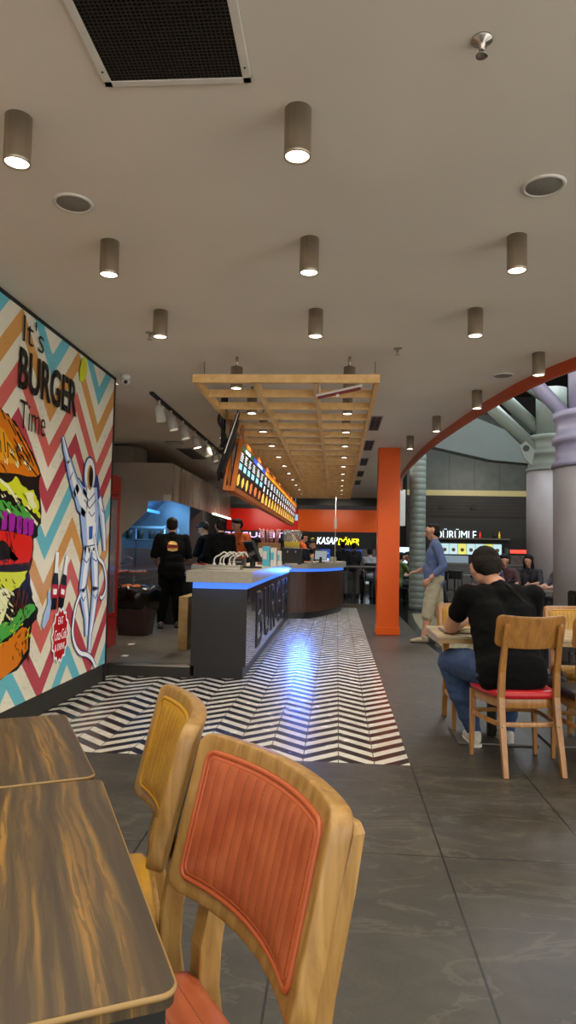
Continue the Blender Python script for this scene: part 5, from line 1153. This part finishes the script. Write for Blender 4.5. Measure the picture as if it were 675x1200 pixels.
P, J = make_person('young worker in orange polo shirt behind counter looking down at till', (-1.83,12.5,.12), R(160), 'stand', 1.78, nod=R(20), yawh=R(-25), armL=[(-.27,.08,1.12),(-.15,.34,1.1)], armR=[(.27,.08,1.12),(.15,.34,1.1)], shirt=ORS, sleeve=.5, trousers=BTEE, seed=6)
bm = new(); n_ = J['neck']; [prism(bm, [n_+Vector((s*.02,.065,-.045)), n_+Vector((s*.075,.03,.0)), n_+Vector((s*.08,.05,-.03)), n_+Vector((s*.045,.09,-.075))], (0,.008,0)) for s in (-1,1)]; obj('collar', bm, ORS, P)
snap('badge', [('chest_emblem', [(-.06,0,1.30),(-.10,0,1.31),(-.12,0,1.29),(-.10,0,1.27),(-.06,0,1.28)], mat('emblem_dark','4a3020',.6))], child(P, 'shirt'), (0,-1,0), P)
make_person('worker in orange shirt behind juice machine, back turned', (-.80,15.2,.12), R(-70), 'stand', 1.62, nod=R(20), armL=[(-.24,.06,1.03),(-.14,.22,1.07)], armR=[(.24,.06,1.03),(.14,.22,1.07)], shirt=ORS, sleeve=.5, trousers=BTEE, seed=9)
make_person('worker in dark cap and shirt beside the orange one at far counter', (-.57,17.2,0), R(120), 'stand', 1.64, nod=R(25), shirt=NAVYT, sleeve=.5, trousers=BTEE, cap=MATTE, hairstyle='none', seed=10)

# mall crowd
WH = mat('white_cotton','8c8a90',.8); DK = mat('dark_grey_cotton','1d1d20',.8); OL = mat('olive_cotton','4c5a2a',.8); GY = mat('grey_cotton','55545a',.8); BR_ = mat('maroon_cotton','3a1a1c',.8)
def sitter(lab, x, y, rot, sh, tr=DK, hs_='short', seed=0, sk=None, h=1.7, seat=.46): return make_person(lab, (x,y,0), rot, 'sit', h, lean=R(8), nod=R(10), armL=[(-.24,.2,.8),(-.12,.42,.78)], armR=[(.24,.2,.8),(.12,.42,.78)], shirt=sh, sleeve=.6, trousers=tr, hairstyle=hs_, seed=seed, vox=.018, seat=seat, face=False, skin=sk)
def simple_chair(lab, x, y, rot, m=MATTE, group='dark chairs in the mall', seat=.45):
    t = thing('dining_chair', lab, 'chair', (x,y,0), rot, group); bm = new(); box(bm, (-.2,-.2,seat-.03),(.2,.2,seat), bev=.008); obj('seat', bm, m, t)
    bm = new(); slab(bm, .2, .11, .03, lambda a,b,s: Vector((a, .21+.2*b-.04*(a/.2)**2+.008*s, seat+.36+b)), 12, 6); obj('backrest', bm, m, t, True)
    for sx in (-1,1):
        for sy_ in (-1,1):
            bm = new(); top_ = seat+.4 if sy_ > 0 else seat-.02; rod(bm, (sx*.19,sy_*.2,0),(sx*.18,sy_*.19,seat-.02),.013,n=8)
            if sy_ > 0: rod(bm, (sx*.18,.19,seat-.02),(sx*.17,.24,top_),.012,n=8)
            obj('leg', bm, m, t)
    return t
def bar_table(lab, x, y, w_, d_, z_, m=MATTE, top_m=None):
    t = thing('high_table', lab, 'table', (x,y,0)); bm = new(); box(bm, (-w_/2,-d_/2,z_-.04),(w_/2,d_/2,z_), bev=.004); obj('tabletop', bm, top_m or mat('grey_top','4d4a45',.3), t)
    for sx in (-1,1): 
        for sy_ in (-1,1): bm = new(); rod(bm, (sx*(w_/2-.06),sy_*(d_/2-.05),0),(sx*(w_/2-.06),sy_*(d_/2-.05),z_-.04),.02,n=8); obj('leg', bm, m, t)
    return t
sitter('seated diner in white shirt with back turned, left of orange column', .92, 19.0, R(10), WH, DK, 'short', 21, seat=.6, h=1.6)
simple_chair('dark chair under the diner in white shirt', .92, 19.0, R(190), seat=.55)
make_person('standing person in dark jacket at far counter, left of white-shirted diner', (.15,20.2,0), R(20), 'stand', 1.62, shirt=DK, sleeve=1, trousers=GY, seed=22, vox=.018, face=False)
make_person('standing person in grey trousers beside the high table', (.5,20.6,0), R(-15), 'stand', 1.6, shirt=DK, sleeve=.8, trousers=mat('khaki_dark','4c4a40',.8), seed=23, vox=.018, face=False)
bar_table('dark high table before the far shop, left of orange column', .55, 18.2, 1.0, .6, .95)
sitter('seated person in olive top beside the orange column', 1.52, 17.3, R(-60), OL, DK, 'short', 24)
sitter('seated person in dark hoodie and jeans facing the orange column', 1.95, 17.9, R(80), DK, mat('grey_jean','3b414c',.8), 'short', 25, h=1.75)
simple_chair('dark chair under the person in dark hoodie', 1.95, 17.9, R(260)); simple_chair('dark chair under the person in olive top', 1.52, 17.3, R(120))
bar_table('dark mall table between hoodie person and standing man', 2.5, 18.3, .7, .7, .75)
simple_chair('dark empty chair nearest behind the standing man', 2.35, 16.4, R(200)); simple_chair('dark empty chair farther behind the standing man', 2.9, 17.2, R(170)); simple_chair('dark empty chair below the far lit sign', 3.6, 18.0, R(185))
bar_table('dark mall table below the far lit sign', 3.6, 19.0, .8, .7, .75)
sitter('diner in dark top with long hair before the far grey column', 3.6, 13.1, R(150), DK, DK, 'long', 31); sitter('diner in grey top with long hair beside nearest grey column', 3.86, 11.9, R(110), GY, DK, 'long', 32)
sitter('diner in maroon top just right of seated man shoulder', 3.0, 12.6, R(170), BR_, DK, 'short', 33); sitter('diner in blue striped top behind seated man, head low', 2.6, 11.2, R(60), mat('blue_stripe','2b3350',.8,var=.5,scale=14), DK, 'short', 34)
for x, y, r_, l in ((3.6,13.1,330,'under long-haired diner in dark top'),(3.86,11.9,290,'under long-haired diner in grey top'),(3.0,12.6,350,'under diner in maroon top'),(2.6,11.2,240,'under diner in blue striped top')): simple_chair('dark chair '+l, x, y, R(r_))
bar_table('dark mall table between the diners behind seated man', 3.25, 11.75, .7, .6, .75)
bistro_chair('black bistro chair standing alone by nearest grey column', (2.72,7.6), R(160), MATTE, mat('black_wood','120f0e',.4))

bpy.data.scenes.remove(TMP)
